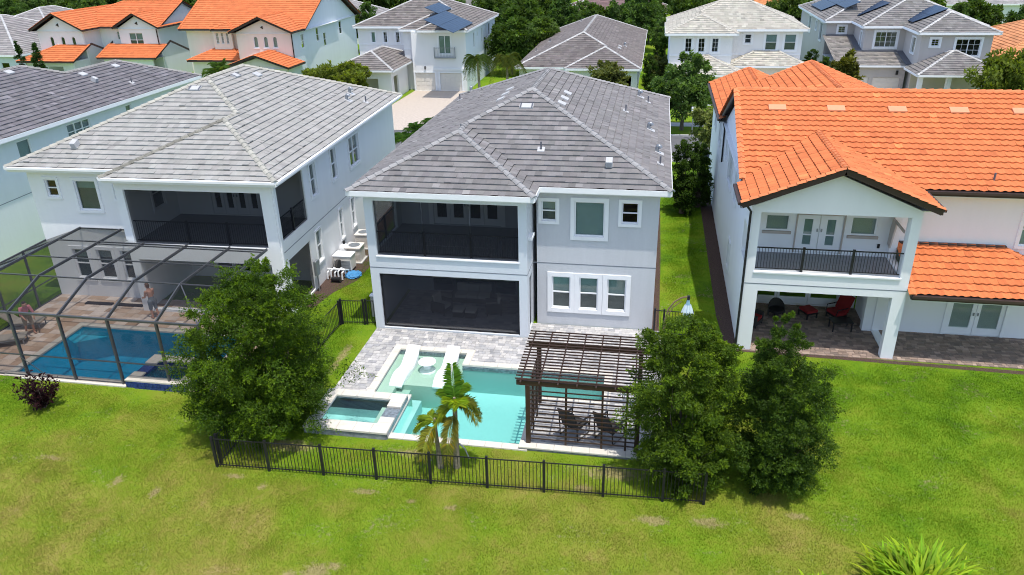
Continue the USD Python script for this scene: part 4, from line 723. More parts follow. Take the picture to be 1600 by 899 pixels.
def bricks(P, name, poly, rowh, lens, z0, z1, pal, near, m='paver', gap=.012, jitter=.004, dev=.1, dirn=0, groups=None):
    g = poly; x0, y0, x1, y1 = g.bounds; B, rows = [], int((y1-y0)/rowh)+1 if not dirn else int((x1-x0)/rowh)+1
    for r in range(rows):
        a = (x0 if not dirn else y0)-RNG.random()*lens[0]; end = x1 if not dirn else y1
        while a < end:
            L = lens[RNG.integers(len(lens))]
            q = (a+gap/2, (y0 if not dirn else x0)+r*rowh+gap/2, a+L-gap/2, (y0 if not dirn else x0)+(r+1)*rowh-gap/2); a += L
            B.append(q if not dirn else (q[1], q[0], q[3], q[2]))
    Bs = np.array([sbox(*b) for b in B]); shapely.prepare(g); hit = shapely.intersects(g, Bs); ins = shapely.contains(g, Bs)
    items = []
    for i in np.nonzero(hit)[0]:
        ps = [Bs[i]] if ins[i] else [c for c in getattr(shapely.intersection(Bs[i], g), 'geoms', [shapely.intersection(Bs[i], g)]) if c.geom_type == 'Polygon' and c.area > 3e-4]
        for c in ps:
            w = np.array(shapely.geometry.polygon.orient(c).exterior.coords)[:-1]; n = len(w)
            if n > 6: continue
            dz = RNG.normal(0, jitter); v = np.vstack([np.column_stack([w, np.full(n, z1+dz)]), np.column_stack([w, np.full(n, z0)])])
            f = [[0, k, k+1] for k in range(1, n-1)]
            for k in range(n): k2 = (k+1) % n; f += [[k, n+k, n+k2], [k, n+k2, k2]]
            col = np.array(pal[RNG.integers(len(pal))])*(1+RNG.normal(0, dev)); items.append((v, np.array(f), np.broadcast_to(np.clip(col, .02, .95), v.shape), c.area))
    C = np.array([i[0].mean(0) for i in items]); pp, w = px_of(C); sc = np.array([i[3] for i in items])/np.linalg.norm(C-CAM, axis=1)**2; sc[(pp[:, 0] < 0) | (pp[:, 0] > 1600) | (pp[:, 1] > 899)] = 0
    order = np.argsort(-sc); 
    if len(items) < near: near = len(items)
    for i in order[:near]: obj(name, items[i][:2], m, P, tint=items[i][2])
    if near < len(items): obj(name+'_field', cat([items[i][:2] for i in order[near:]]), m, P, tint=np.vstack([items[i][2] for i in order[near:]]), kind='stuff')
PAVE = [(.49, .475, .47), (.42, .415, .42), (.53, .515, .50), (.35, .35, .36), (.57, .55, .53), (.46, .45, .44)]
spaB = sbox(-11.92, 21.43, -8.72, 24.02)
DECK = unary_union([sbox(-11.93, 24.02, -4.92, 29.62), sbox(-4.92, 21.95, .92, 31.06)]).difference(POOL.buffer(.3, join_style=2)).difference(spaB)
dk = struct('pool_deck', flat(DECK, lambda x, y: 0*x+.012), 'concrete'); bricks(dk, 'paver', DECK, .2, (.15, .2, .3, .3), 0, .035, PAVE, 300, dev=.07)
DECK2 = sbox(-29.4, 23.4, -16.6, 31.1).difference(POOL2.buffer(.3, join_style=2)); DECK2 = DECK2.difference(sbox(-20.4, 23.3, -17.7, 25.4))
dk2 = struct('pool_deck', flat(DECK2, lambda x, y: 0*x+.008), 'soil'); bricks(dk2, 'paver', DECK2, .4, (.4, .6, .6), 0, .025, [(.56, .43, .33), (.50, .36, .26), (.62, .50, .41), (.44, .30, .21), (.66, .56, .48)], 250, dev=.06)
PAT = unary_union([sbox(4.15, 29.85, 21, 32.5), sbox(4.3, 32.5, 9.86, 34.6)]).difference(sbox(4.1, 29.9, 4.66, 30.35))
dk3 = struct('patio', flat(PAT, lambda x, y: 0*x+.008), 'soil'); bricks(dk3, 'paver', PAT, .16, (.16, .24, .32), 0, .03, [(.30, .22, .175), (.25, .185, .15), (.36, .27, .22), (.22, .17, .145)], 250, dev=.08)
pf = struct('porch_floor', bx(-11.6, -5.1, 29.99, 33.88, 0, .02), 'floor_gray'); bricks(pf, 'paver', sbox(-11.58, 30.0, -5.12, 33.86), .2, (.2, .3, .4), .02, .04, PAVE, 120, dev=.06)

# ------------------------------------------------------------------ pool, spa
pool = thing('swimming_pool', 'turquoise swimming pool with shallow sun shelf behind the gray house', 'swimming pool')
SH = unary_union([sbox(-10.26, 25.52, -7.25, 27.9), sbox(-10.26, 24.38, -9.68, 25.6)]); S1 = sbox(-9.68, 24.1, -9.12, 25.54); S2 = sbox(-9.12, 22.7, -8.6, 25.24)
obj('basin', cat([ext(POOL, -1.6, -1.3), ext(POOL.buffer(.2, join_style=2).difference(POOL), -1.6, -.03)]), 'plaster', pool)
obj('sun_shelf', ext(SH, -1.3, -.26), 'shelf_plaster', pool); obj('step', ext(S1, -1.3, -.5), 'shelf_plaster', pool); obj('step', ext(S2, -1.3, -.78), 'plaster', pool)
obj('waterline_tile', ext(POOL.difference(POOL.buffer(-.015, join_style=2)), -.24, -.035), 'spa_tile', pool)
obj('water', ext(POOL.buffer(-.016, join_style=2), -1.5, -.1), 'pool_water', pool)
def stones(P, ring, step, z0, z1, m, gap=.01, name='coping_stone'):
    x0, y0, x1, y1 = ring.bounds; nx, ny = max(1, round((x1-x0)/step)), max(1, round((y1-y0)/step))
    for i in range(nx):
        for j in range(ny):
            c = ring.intersection(sbox(x0+(x1-x0)*i/nx+gap/2, y0+(y1-y0)*j/ny+gap/2, x0+(x1-x0)*(i+1)/nx-gap/2, y0+(y1-y0)*(j+1)/ny-gap/2))
            for g in getattr(c, 'geoms', [c]):
                if g.geom_type == 'Polygon' and g.area > 2e-3: obj(name, ext(g, z0, z1), m, P)
stones(pool, POOL.buffer(.3, join_style=2).difference(POOL.buffer(-.02, join_style=2)).difference(spaB.buffer(.004)), .6, -.03, .05, 'coping')
spa = thing('spa', 'raised square stone spa with pale rim at the left end of the turquoise pool', 'spa')
inn = sbox(-11.47, 21.97, -9.24, 23.62); gapb = sbox(-9.3, 22.42, -8.6, 23.12)
obj('wall', ext(spaB.buffer(-.03).difference(inn), -.3, .2), 'stone_cladding', spa); plain('spa_plaster', (.38, .53, .51), .7, var=.08, scale=20.); obj('basin', cat([ext(inn, -.75, -.65), ext(inn.buffer(.05).difference(inn), -.7, .19)]), 'spa_plaster', spa)
obj('bench', ext(sbox(-9.65, 21.97, -9.24, 23.62), -.65, -.12), 'shelf_plaster', spa); obj('waterline_tile', ext(inn.difference(inn.buffer(-.014)), .17, .235), 'spa_tile', spa)
obj('spillway', ext(gapb.intersection(spaB), .2, .225), 'spa_tile', spa); obj('tile_wall', bx(-8.75, -8.715, 21.5, 24.0, -1.2, .23), 'spa_tile', spa)
obj('water', ext(inn.buffer(-.016), -.72, .19), 'pool_water', spa)
stones(spa, spaB.difference(inn.buffer(-.02)).difference(gapb), .62, .235, .31, 'coping')
pool2 = thing('swimming_pool', 'deep blue swimming pool inside the screen enclosure of the white house', 'swimming pool')
obj('basin', cat([ext(POOL2, -1.8, -1.5), ext(POOL2.buffer(.2, join_style=2).difference(POOL2), -1.8, -.03)]), 'blue_plaster', pool2); obj('step', ext(Polygon([(-25.85, 27.9), (-24.6, 27.9), (-25.85, 27.1)]), -1.5, -.45), 'blue_plaster', pool2)
obj('water', ext(POOL2.buffer(-.01), -1.7, -.1), 'deep_water', pool2)
stones(pool2, POOL2.buffer(.3, join_style=2).difference(POOL2.buffer(-.02)).difference(sbox(-20.4, 23.3, -17.7, 25.4)), .6, -.03, .045, 'coping_two')
obj('edge_kerb', bx(-25.2, -20.4, 23.28, 23.4, -.02, .06), 'coping', pool2)
spa2 = thing('spa', 'small blue tiled spa at the corner of the deep blue pool beside the round tree', 'spa')
s2 = sbox(-20.4, 23.3, -17.7, 25.4); i2 = sbox(-19.9, 23.65, -18.1, 24.95)
obj('wall', ext(s2.buffer(-.02).difference(i2), -1.2, .3), 'blue_tile', spa2); obj('basin', ext(i2, -.8, -.6), 'blue_plaster', spa2); obj('water', ext(i2.buffer(-.01), -.7, .2), 'deep_water', spa2)
stones(spa2, s2.difference(i2.buffer(-.02)).difference(sbox(-20.5, 24.0, -19.8, 24.7)), .6, .3, .36, 'coping_two')
obj('tile_front', cat([bx(-20.0+i*.17, -19.85+i*.17, 23.28, 23.32, .15*j, .15*j+.135) for i in range(12) for j in range(2)]), 'blue_tile', spa2)

# ------------------------------------------------------------------ pool furniture
def lounger(label, x, y, rot):
    t = thing('pool_lounger', label, 'pool lounger', (x, y, -.26), rot, 'white loungers on the sun shelf')
    s = np.linspace(0, 1, 22); yy = -1.12+2.24*s
    zz = np.interp(s, [0, .1, .22, .38, .5, .62, .8, 1], [.02, .2, .30, .30, .22, .25, .48, .72])
    v = []
    for k, (y_, z_) in enumerate(zip(yy, zz)):
        for x_ in (-.28, .28): v += [(x_, y_, z_), (x_, y_, z_-.07)]
    f = []
    for k in range(21):
        a, b = 4*k, 4*k+4
        f += [[a, a+2, b+2], [a, b+2, b], [a+1, b+3, a+3], [a+1, b+1, b+3], [a, b, b+1], [a, b+1, a+1], [a+2, a+3, b+3], [a+2, b+3, b+2]]
    f += [[0, 1, 3], [0, 3, 2], [84, 86, 87], [84, 87, 85]]
    obj('seat_shell', (np.array(v), np.array(f)), 'white_plastic', t, smooth=40)
    for x_ in (-.26, .26):
        w = np.array([(yy[k], zz[k]-.06) for k in range(1, 20)]); pl = Polygon(list(map(tuple, w))+[(yy[19]-.25, 0), (yy[1]+.1, 0)]); 
        vv, ff = ext(pl.buffer(0), x_-.03, x_+.03); obj('side', (vv[:, [2, 0, 1]], ff), 'white_plastic', t)
lounger('white pool lounger on the sun shelf, left of the round table', -9.6, 26.45, -5); lounger('white pool lounger on the sun shelf, right of the round table near the palm', -7.85, 26.6, -3)
pt = thing('pool_table', 'round white pedestal table standing in water between two loungers', 'side table', (-8.72, 26.72, -.26))
obj('tabletop', trimesh.creation.revolve([(0, .42), (.36, .42), (.375, .44), (.36, .465), (0, .465)], sections=28), 'white_plastic', pt, smooth=40); obj('pedestal', trimesh.creation.revolve([(.0, 0), (.34, 0), (.33, .05), (.16, .12), (.13, .3), (.2, .418), (0, .418)], sections=24), 'white_plastic', pt, smooth=40)

# ------------------------------------------------------------------ pergola and what stands under it
pg = thing('pergola', 'dark bronze slatted pergola over the deck at the right end of the pool', 'pergola')
cb = thing('deck_kerb', 'pale stone kerb with gray face along the front of the pergola deck', 'kerb'); obj('kerb_face', bx(-3.95, .95, 21.62, 21.97, -.1, .1), 'stone_cladding', cb); stones(cb, sbox(-3.97, 21.58, .97, 21.99), .6, .1, .15, 'coping')
BZ = 'bronze_metal'; ZP = 2.62
for x, y in ((-3.66, 21.92), (-3.66, 24.62), (.08, 21.92), (.08, 24.62)): obj('post', bx(x-.08, x+.08, y-.08, y+.08, .03, ZP-.12), BZ, pg)
for x in (-2.35, -1.12, -.3): obj('post', bx(x-.035, x+.035, 21.88, 21.96, .15, ZP-.12), BZ, pg)
for y in (21.92, 24.62): obj('beam', bx(-4.05, .4, y-.05, y+.05, ZP-.12, ZP+.06), BZ, pg)
for i in range(7): x = -3.88+i*.635; obj('rafter', bx(x-.022, x+.022, 21.66, 25.36, ZP+.062, ZP+.13), BZ, pg)
for i in range(18): y = 21.86+i*.2; obj('slat', bx(-4.08, .45, y-.026, y+.026, ZP+.132, ZP+.165), BZ, pg)
for i in range(12):
    z = .36+i*.178; obj('screen_slat', bx(-3.58, 0, 21.845, 21.875, z-.02, z+.02), BZ, pg); obj('side_slat', bx(-3.68, -3.65, 22.01, 24.53, z-.02, z+.02), BZ, pg)
for y in (22.8, 23.7): obj('side_post', bx(-3.70, -3.645, y-.03, y+.03, .04, ZP-.12), BZ, pg) if False else obj('side_post', bx(-3.645, -3.59, y-.03, y+.03, .04, ZP-.12), BZ, pg)
def rocker(label, x, y, rot):
    t = thing('patio_chair', label, 'patio chair', (x, y, .04), rot, 'dark chairs under the pergola'); m = 'wicker'
    obj('seat', bx(-.33, .33, -.32, .34, .40, .46), m, t); a = np.array([0, .30, .42]); b = np.array([0, .66, 1.28])
    obj('backrest', (lambda v, f: (v, f))(*bar(a, b, .68, .05, up=(0, -1, .4))), m, t)
    for s in (-1, 1):
        obj('armrest', tube([(s*.38, .44, .76), (s*.39, .0, .74), (s*.39, -.36, .7)], .034, 6), 'black_metal', t); obj('leg', tube([(s*.38, -.36, .7), (s*.37, -.31, .03), (s*.37, .42, .03), (s*.37, .5, .85)], .024, 6), 'black_metal', t)
        obj('rail', tube([(s*.33, -.3, .42), (s*.37, -.31, .3)], .022, 5), 'black_metal', t)
rocker('dark sling patio chair under the pergola, nearer the pool', -2.1, 22.85, 152); rocker('dark sling patio chair under the pergola, nearer the round trees', -.85, 22.8, 150)
um = thing('parasol', 'folded light blue cantilever parasol on a curved bronze pole behind the round tree', 'parasol', (.95, 28.9, .03))
arc = [(0, 0, 0), (0, 0, 1.2), (.03, 0, 1.75), (.14, 0, 2.2), (.36, 0, 2.55), (.62, 0, 2.74), (.9, 0, 2.82)]
obj('pole', tube(arc, .035, 8), 'wood_bronze', um, smooth=60); obj('strut', tube([(.05, 0, 1.35), (.12, .0, 1.85), (.3, 0, 2.28), (.62, 0, 2.58)], .022, 6), 'wood_bronze', um, smooth=60); obj('base', bx(-.4, .4, -.06, .06, 0, .06), 'black_metal', um); obj('base', bx(-.06, .06, -.4, -.062, 0, .06), 'black_metal', um)
def folded(z0, z1, r0, r1, k=9, seed=0):
    v, f = [], []; rg = np.random.default_rng(seed); n = k*2; L = 6; ph = rg.random(n)*.3
    for i in range(L):
        t = i/(L-1); r = r0+(r1-r0)*t
        for j in range(n):
            a = 2*math.pi*(j+ph[j])/n; q = r*(1 if j % 2 else .55); v.append((.9+q*math.cos(a), q*math.sin(a), z0+(z1-z0)*t-(.06 if (j % 2 and i == L-1) else 0)))
    for i in range(L-1):
        for j in range(n): a, b, c, d = i*n+j, i*n+(j+1) % n, (i+1)*n+(j+1) % n, (i+1)*n+j; f += [[a, d, c], [a, c, b]]
    return (np.array(v), np.array(f))
obj('canopy', folded(2.72, 1.65, .05, .2), 'umbrella_blue', um); obj('canopy_valance', folded(2.45, 2.12, .13, .26, seed=3), 'umbrella_pale', um); obj('hub', cyl(.9, 0, 2.68, 2.85, .06, 10), 'black_metal', um)

# ------------------------------------------------------------------ black metal fences
def fence(label, pts, h=1.2, pitch=.115, name='fence', group=None):
    t = thing(name, label, 'fence' if name == 'fence' else 'gate', group=group)
    for i, (a, b) in enumerate(zip(pts[:-1], pts[1:])):
        a3, b3 = np.array([*a, 0.]), np.array([*b, 0.]); Z = np.array([0, 0, 1.]); L = np.linalg.norm(b3-a3); u = (b3-a3)/L
        obj('rail', bar(a3+Z*(h-.03), b3+Z*(h-.03), .03, .03), 'black_metal', t); obj('rail', bar(a3+Z*.12, b3+Z*.12, .03, .03), 'black_metal', t)
        for k in range(1, int(L/pitch)): q = a3+u*(L*k/int(L/pitch)); obj('picket', bar(q+Z*.05, q+Z*(h-.045), .018, .018), 'black_metal', t)
    for p in pts: obj('post', bx(p[0]-.04, p[0]+.04, p[1]-.04, p[1]+.04, 0, h+.06), 'black_metal', t)
    return t
xs = [-14.02, -12.14, -10.21, -8.37, -6.52, -4.63, -2.78, -.89, .98, 2.25]
fence('long black metal fence across the lawn in front of the pool and pergola', [(x, 19.13+(x+14.02)*.036) for x in xs])
fence('black side fence running from behind the round left tree to the gate', [(-13.98, 19.3), (-13.95, 21.4), (-13.9, 23.4), (-13.86, 25.4), (-13.8, 27.4), (-13.72, 29.7)], pitch=.13)
fence('black metal gate between the side fence and the gray house column', [(-13.66, 29.8), (-12.62, 29.9)], 1.25, name='gate'); fence('short black fence piece between the gate and the gray house wall', [(-12.5, 29.93), (-12.02, 29.97)], 1.25)
fence('black fence piece beside the gray house at the foot of the folded parasol', [(.58, 30.75), (.98, 30.72), (2.2, 30.7)], 1.25)

# ------------------------------------------------------------------ screen enclosure of the white house
cg = thing('screen_enclosure', 'dark framed pool screen enclosure behind the white house', 'screen enclosure'); CM = 'cage_metal'
yF, yK, yH, zE, zR = 23.5, 25.5, 31.0, 3.0, 3.72
bxs = [-27.25, -25.04, -22.8, -20.62, -18.5, -16.7]; xL = -29.35
def cb_(a, b, w=.055, h=.12): obj('beam', bar(a, b, w, h), CM, cg)
for x in bxs+[xL]: obj('post', bx(x-.035, x+.035, yF-.06, yF+.06, .02, zE), CM, cg)
for x in bxs:
    cb_((x, yF, zE), (x, yK, zR)); cb_((x, yK, zR), (x, yH if x < -23.5 else 29.5, zR))
cb_((xL, yF, zE), (bxs[-1], yF, zE), .09, .08); cb_((bxs[0], yK, zR), (bxs[-1], yK, zR), .05, .05); cb_((bxs[0], 27.45, zR), (bxs[-1], 27.45, zR), .05, .05); cb_((bxs[0], 29.4, zR), (bxs[-1], 29.4, zR), .05, .06); cb_((bxs[0], 29.75, zR), (bxs[-1], 29.75, zR), .05, .05) if False else cb_((-25.04, 29.15, zR), (bxs[-1], 29.15, zR), .05, .05)
cb_((bxs[0], yH, zR), (-23.8, yH, zR), .05, .06); cb_((xL, yF, zE), (xL, yH, zE), .06, .08); cb_((xL, yF, 1.05), (bxs[-1], yF, 1.05), .045, .045); cb_((xL, yF, .05), (bxs[-1], yF, .05), .05, .05); cb_((xL, yF, .05), (xL, yH, .05), .05, .05); cb_((xL, yF, 1.05), (xL, yH, 1.05), .045, .045)
for y in (25.5, 27.45, 29.4): obj('post', bx(xL-.035, xL+.035, y-.05, y+.05, .02, zE), CM, cg); cb_((xL, y, zE), (bxs[0], y, zR), .05, .08)
obj('brace', bar((xL, yF, .2), (bxs[0], yF+.001, 1.0), .02, .02), CM, cg); obj('brace', bar((-25.1, yF-.07, 1.0), (-24.0, yF-.07, .1), .02, .02), CM, cg); obj('brace', bar((-18.5, yK, zR), (-16.7, yF, zE), .04, .05), CM, cg)
def sp(*p): obj('screen_panel', quad(*p, t=.003), 'screen_cage', cg)
X = [xL]+bxs
for a, b in zip(X[:-1], X[1:]): sp((a, yF, .05), (b, yF, .05), (b, yF, zE), (a, yF, zE))
for a, b in zip(bxs[:-1], bxs[1:]):
    sp((a, yF, zE), (b, yF, zE), (b, yK, zR), (a, yK, zR))
    for c, d in ((yK, 27.45), (27.45, 29.4)): sp((a, c, zR), (b, c, zR), (b, d, zR), (a, d, zR))
for a, b in zip(bxs[:2], bxs[1:2]+[-23.8]): sp((a, 29.4, zR), (b, 29.4, zR), (b, yH, zR), (a, yH, zR))
for a, b in ((yF, yK), (yK, 27.45), (27.45, 29.4), (29.4, yH)):
    sp((xL, a, zE), (bxs[0], a if a > yF else yF, zE if a == yF else zR), (bxs[0], b, zR), (xL, b, zE)); sp((xL, b, .05), (xL, a, .05), (xL, a, zE), (xL, b, zE))
# deck things inside
def chaise(label, x, y, rot, m='canvas_tan', fm='gray_metal', z=.03):
    t = thing('sun_lounger', label, 'sun lounger', (x, y, z), rot)
    obj('seat', box_round(-.32, .32, -.95, .3, .3, .37), m, t); obj('backrest', bar((0, .3, .34), (0, .85, .85), .62, .06, up=(0, -1, 1)), m, t)
    for sx in (-.3, .3):
        for sy in (-.85, .3): obj('leg', bx(sx-.02, sx+.02, sy-.02, sy+.02, 0, .3), fm, t)
        obj('side_rail', bx(sx-.02, sx+.02, -.95, .3, .25, .299), fm, t)
chaise('tan sun lounger at the left edge inside the screen enclosure', -28.15, 25.75, 118); chaise('tan sun lounger behind the standing person inside the screen enclosure', -28.55, 27.4, 105)
for k, (x, lb) in enumerate(((-26.6, 'dark rolled mat on the deck below the left windows of the white house'), (-24.95, 'dark rolled mat on the deck below the right windows of the white house'))):
    t = thing('floor_mat', lb, 'mat', (x, 30.15+.03*k, .03), 1.5); obj('mat', bx(-.72, .72, -.12, .12, 0, .06), 'rug_dark', t)

# ------------------------------------------------------------------ people
def hull(p, a, q, b): s = trimesh.creation.icosphere(1).vertices; return manifold3d.Manifold.hull_points(np.vstack([s*a+p, s*b+q]))
def flesh(bones, ref=.035, it=6):
    m = manifold3d.Manifold.batch_boolean([hull(np.array(p, float), a, np.array(q, float), b) for p, a, q, b in bones], manifold3d.OpType.Add).refine_to_length(ref).to_mesh()
    t = trimesh.Trimesh(m.vert_properties[:, :3], m.tri_verts, process=True); trimesh.smoothing.filter_taubin(t, iterations=it); return t
def person(label, loc, rot, J, clothes):
    t = thing('person', label, 'person', loc, rot); B = []; A = lambda a, ra, b, rb: B.append((J[a], ra, J[b], rb))
    A('pel', .13, 'waist', .12); A('waist', .12, 'chest', .145); A('chest', .14, 'neck', .075); A('neck', .06, 'head', .075)
    B.append((np.array(J['head'])+[.015, 0, .02], .088, np.array(J['head'])+[-.02, 0, .075], .093)); B.append((np.array(J['head'])+[.06, 0, -.02], .045, np.array(J['head'])+[.05, 0, .02], .05)); B.append((np.array(J['head'])+[.095, 0, .035], .018, np.array(J['head'])+[.115, 0, .005], .018))
    for s in 'LR':
        y = 1 if s == 'L' else -1; h = np.array(J['head']); B.append((h+[0, y*.088, .03], .018, h+[0, y*.092, 0], .016))
        A('chest', .09, 'sh'+s, .068); A('sh'+s, .06, 'el'+s, .046); A('el'+s, .046, 'wr'+s, .032); A('pel', .1, 'hip'+s, .1); A('hip'+s, .098, 'kn'+s, .06); A('kn'+s, .06, 'an'+s, .042); an = np.array(J['an'+s]); B.append((an+[0, 0, -.035], .045, an+[.17, 0, -.045], .032))
        w = np.array(J['wr'+s], float); d = w-np.array(J['el'+s], float); d /= np.linalg.norm(d); e = np.cross(d, [0, 1, .1]); e /= np.linalg.norm(e); c = np.cross(e, d); pm = w+d*.085
        B.append((w, .028, pm, .034))
        for k, ln_ in enumerate((.07, .082, .078, .06)):
            o = pm+e*(.03-.02*k); B.append((o, .011, o+d*ln_*.55+c*.008, .010)); B.append((o+d*ln_*.55+c*.008, .010, o+d*ln_+c*.03, .008))
        B.append((w+d*.03, .014, w+d*.06+e*.05+c*.01, .012)); B.append((w+d*.06+e*.05+c*.01, .012, w+d*.1+e*.055+c*.02, .010))
    body = obj('body', flesh(B, .03, 4), 'skin', t, smooth=True)
    for nm, bones, m in clothes: obj(nm, flesh([(J[a], ra, J[b], rb) for a, ra, b, rb in bones], .05, 4), m, body, smooth=True)
    h = np.array(J['head']); obj('hair', flesh([(h+[-.04, 0, .08], .092, h+[.0, 0, .11], .088), (h+[-.06, 0, .0], .075, h+[-.05, 0, .09], .085)], .04, 3), 'hair_brown' if 'bare' in label else 'hair_dark', body, smooth=True)
    for y in (-.034, .034): obj('eye', trimesh.creation.icosphere(1, .011).apply_translation(h+[.098, y, .035]), 'black_metal', body)
J1 = dict(pel=(0, 0, .93), waist=(.02, 0, 1.1), chest=(.05, 0, 1.33), neck=(.08, 0, 1.5), head=(.13, 0, 1.62), shL=(.05, .19, 1.42), shR=(.05, -.19, 1.42), elL=(.12, .24, 1.14), elR=(.14, -.23, 1.14), wrL=(.34, .17, 1.05), wrR=(.36, -.15, 1.06), hipL=(0, .1, .9), hipR=(0, -.1, .9), knL=(.05, .11, .5), knR=(-.02, -.11, .5), anL=(.02, .11, .09), anR=(-.12, -.11, .09))
sh = lambda r: [('pel', r+.03, 'hipL', r+.01), ('pel', r+.03, 'hipR', r+.01), ('hipL', r+.01, 'knL', r-.03), ('hipR', r+.01, 'knR', r-.03), ('pel', .145, 'waist', .125)]
person('bare chested person in gray shorts standing on the deck by the white house', (-22.85, 29.15, .03), 160, J1, [('shorts', sh(.11), 'shorts_gray')])
J2 = dict(pel=(0, 0, .92), waist=(.03, 0, 1.08), chest=(.12, 0, 1.29), neck=(.2, 0, 1.44), head=(.28, 0, 1.54), shL=(.14, .18, 1.37), shR=(.14, -.18, 1.37), elL=(.2, .26, 1.08), elR=(.24, -.25, 1.09), wrL=(.38, .2, .9), wrR=(.42, -.2, .95), hipL=(0, .1, .88), hipR=(0, -.1, .88), knL=(.12, .12, .5), knR=(-.03, -.12, .49), anL=(.08, .12, .09), anR=(-.2, -.12, .1))
person('person in pink shirt and khaki shorts leaning beside the tan loungers', (-27.75, 26.9, .03), -30, J2, [('shirt', [('waist', .13, 'chest', .16), ('chest', .15, 'neck', .075), ('chest', .1, 'shL', .08), ('chest', .1, 'shR', .08), ('shL', .075, 'elL', .06), ('shR', .075, 'elR', .06)], 'shirt_pink'), ('shorts', sh(.108), 'shorts_khaki')])

# ------------------------------------------------------------------ pool equipment beside the white house
def ac(label, x, y, s=1.):
    t = thing('air_conditioner', label, 'air conditioner', (x, y, .02), 2)
    obj('cabinet', cat([bx(-.4*s, .4*s, -.4*s, .4*s, .06, .12)]+[bx(-.4*s, .4*s, -.4*s, -.37*s, .14+.07*i, .18+.07*i) for i in range(9)]+[bx(.37*s, .4*s, -.37*s, .4*s, .14+.07*i, .18+.07*i) for i in range(9)]+[bx(-.36*s, .36*s, -.36*s, .36*s, .12, .8)]), 'cream_door', t)
    obj('top', box_round(-.43*s, .43*s, -.43*s, .43*s, .8, .9), 'cream_door', t); obj('fan_grille', cyl(0, 0, .9, .915, .3*s, 18), 'gray_metal', t); obj('pad', bx(-.5*s, .5*s, -.5*s, .5*s, 0, .059), 'concrete', t)
ac('cream air conditioner nearest the back of the narrow side yard', -16.0, 39.2); ac('cream air conditioner between the filter tank and the farther unit', -15.8, 37.2, 1.05)
t = thing('pool_heater', 'pale box heater beside the white pipes on mulch', 'pool heater', (-15.9, 35.9, .02)); obj('cabinet', box_round(-.5, .5, -.35, .35, .1, .85), 'cream_door', t); obj('lid', box_round(-.53, .53, -.38, .38, .852, .92), 'white_plastic', t); obj('louvre', cat([bx(-.45, .45, -.37, -.352, .2+.08*i, .24+.08*i) for i in range(6)]), 'gray_metal', t)
t = thing('filter_tank', 'white rounded filter tank standing by the side wall', 'filter tank', (-16.3, 37.0, .02)); obj('tank', trimesh.creation.revolve([(0, 0), (.27, 0), (.29, .1), (.29, .75), (.24, .93), (.12, 1.02), (0, 1.04)], sections=20), 'white_plastic', t, smooth=40); obj('valve', cyl(0, 0, 1.04, 1.2, .07, 10), 'black_metal', t)
t = thing('pool_pump', 'white pipework and black pumps on the mulch by the side wall', 'pool pump', (-15.9, 34.75, .02))
for k in range(5): x = -.4+.2*k; obj('pipe', tube([(x, -.3, .05), (x, -.3, .42+.08*(k % 2)), (x+.02, .1, .45+.08*(k % 2)), (x+.05, .45, .3), (x+.05, .5, .04)], .045, 8), 'white_plastic', t, smooth=60)
obj('pipe', tube([(-.45, -.1, .55), (.5, -.05, .52)], .045, 8), 'white_plastic', t); obj('pump_body', cat([tube([(-.1, -.5, .16), (.35, -.5, .16)], .12, 12), bx(-.15, .4, -.6, -.4, 0, .05)]), 'black_metal', t); obj('pump_body', tube([(-.5, .62, .2), (-.1, .62, .2)], .13, 12), 'black_metal', t)
t = thing('hose_reel', 'round black hose reel leaning against the side wall', 'hose reel', (-16.1, 35.3, .02)); obj('reel', tube([(0, 0, .45), (.14, 0, .45)], .34, 18), 'wicker', t); obj('stand', bx(.02, .1, -.25, .25, 0, .12), 'black_metal', t)
v = trimesh.creation.icosphere(4, 1.0); nn = meshkit.fbm(v.vertices*2.6+3, 4); v.vertices = v.vertices*np.array([.42, .46, .17])*(0.6+.8*nn)[:, None]; v.vertices[:, 2] = np.maximum(v.vertices[:, 2], -.02)
t = thing('tarp', 'crumpled bright blue tarp on the grass edge beside white pipes', 'tarp', (-15.15, 35.15, .05)); obj('cloth', v, 'tarp_blue', t)
t = thing('hose_box', 'small pale box fixed low beside the left column of the gray house', 'utility box', (-12.2, 30.35, 0)); obj('box', box_round(-.16, .16, -.12, .12, .25, 1.3), 'concrete', t); obj('cap', box_round(-.19, .19, -.15, .15, 1.302, 1.38), 'white_plastic', t)
t = thing('utility_meter', 'gray meter box on the shaded side wall of the white house', 'utility box', (-16.25, 33.1, 0)); obj('box', box_round(-.02, .14, -.2, .2, .9, 1.7), 'gray_metal', t); obj('conduit', bx(.02, .07, -.03, .03, 0, .9), 'gray_metal', t)
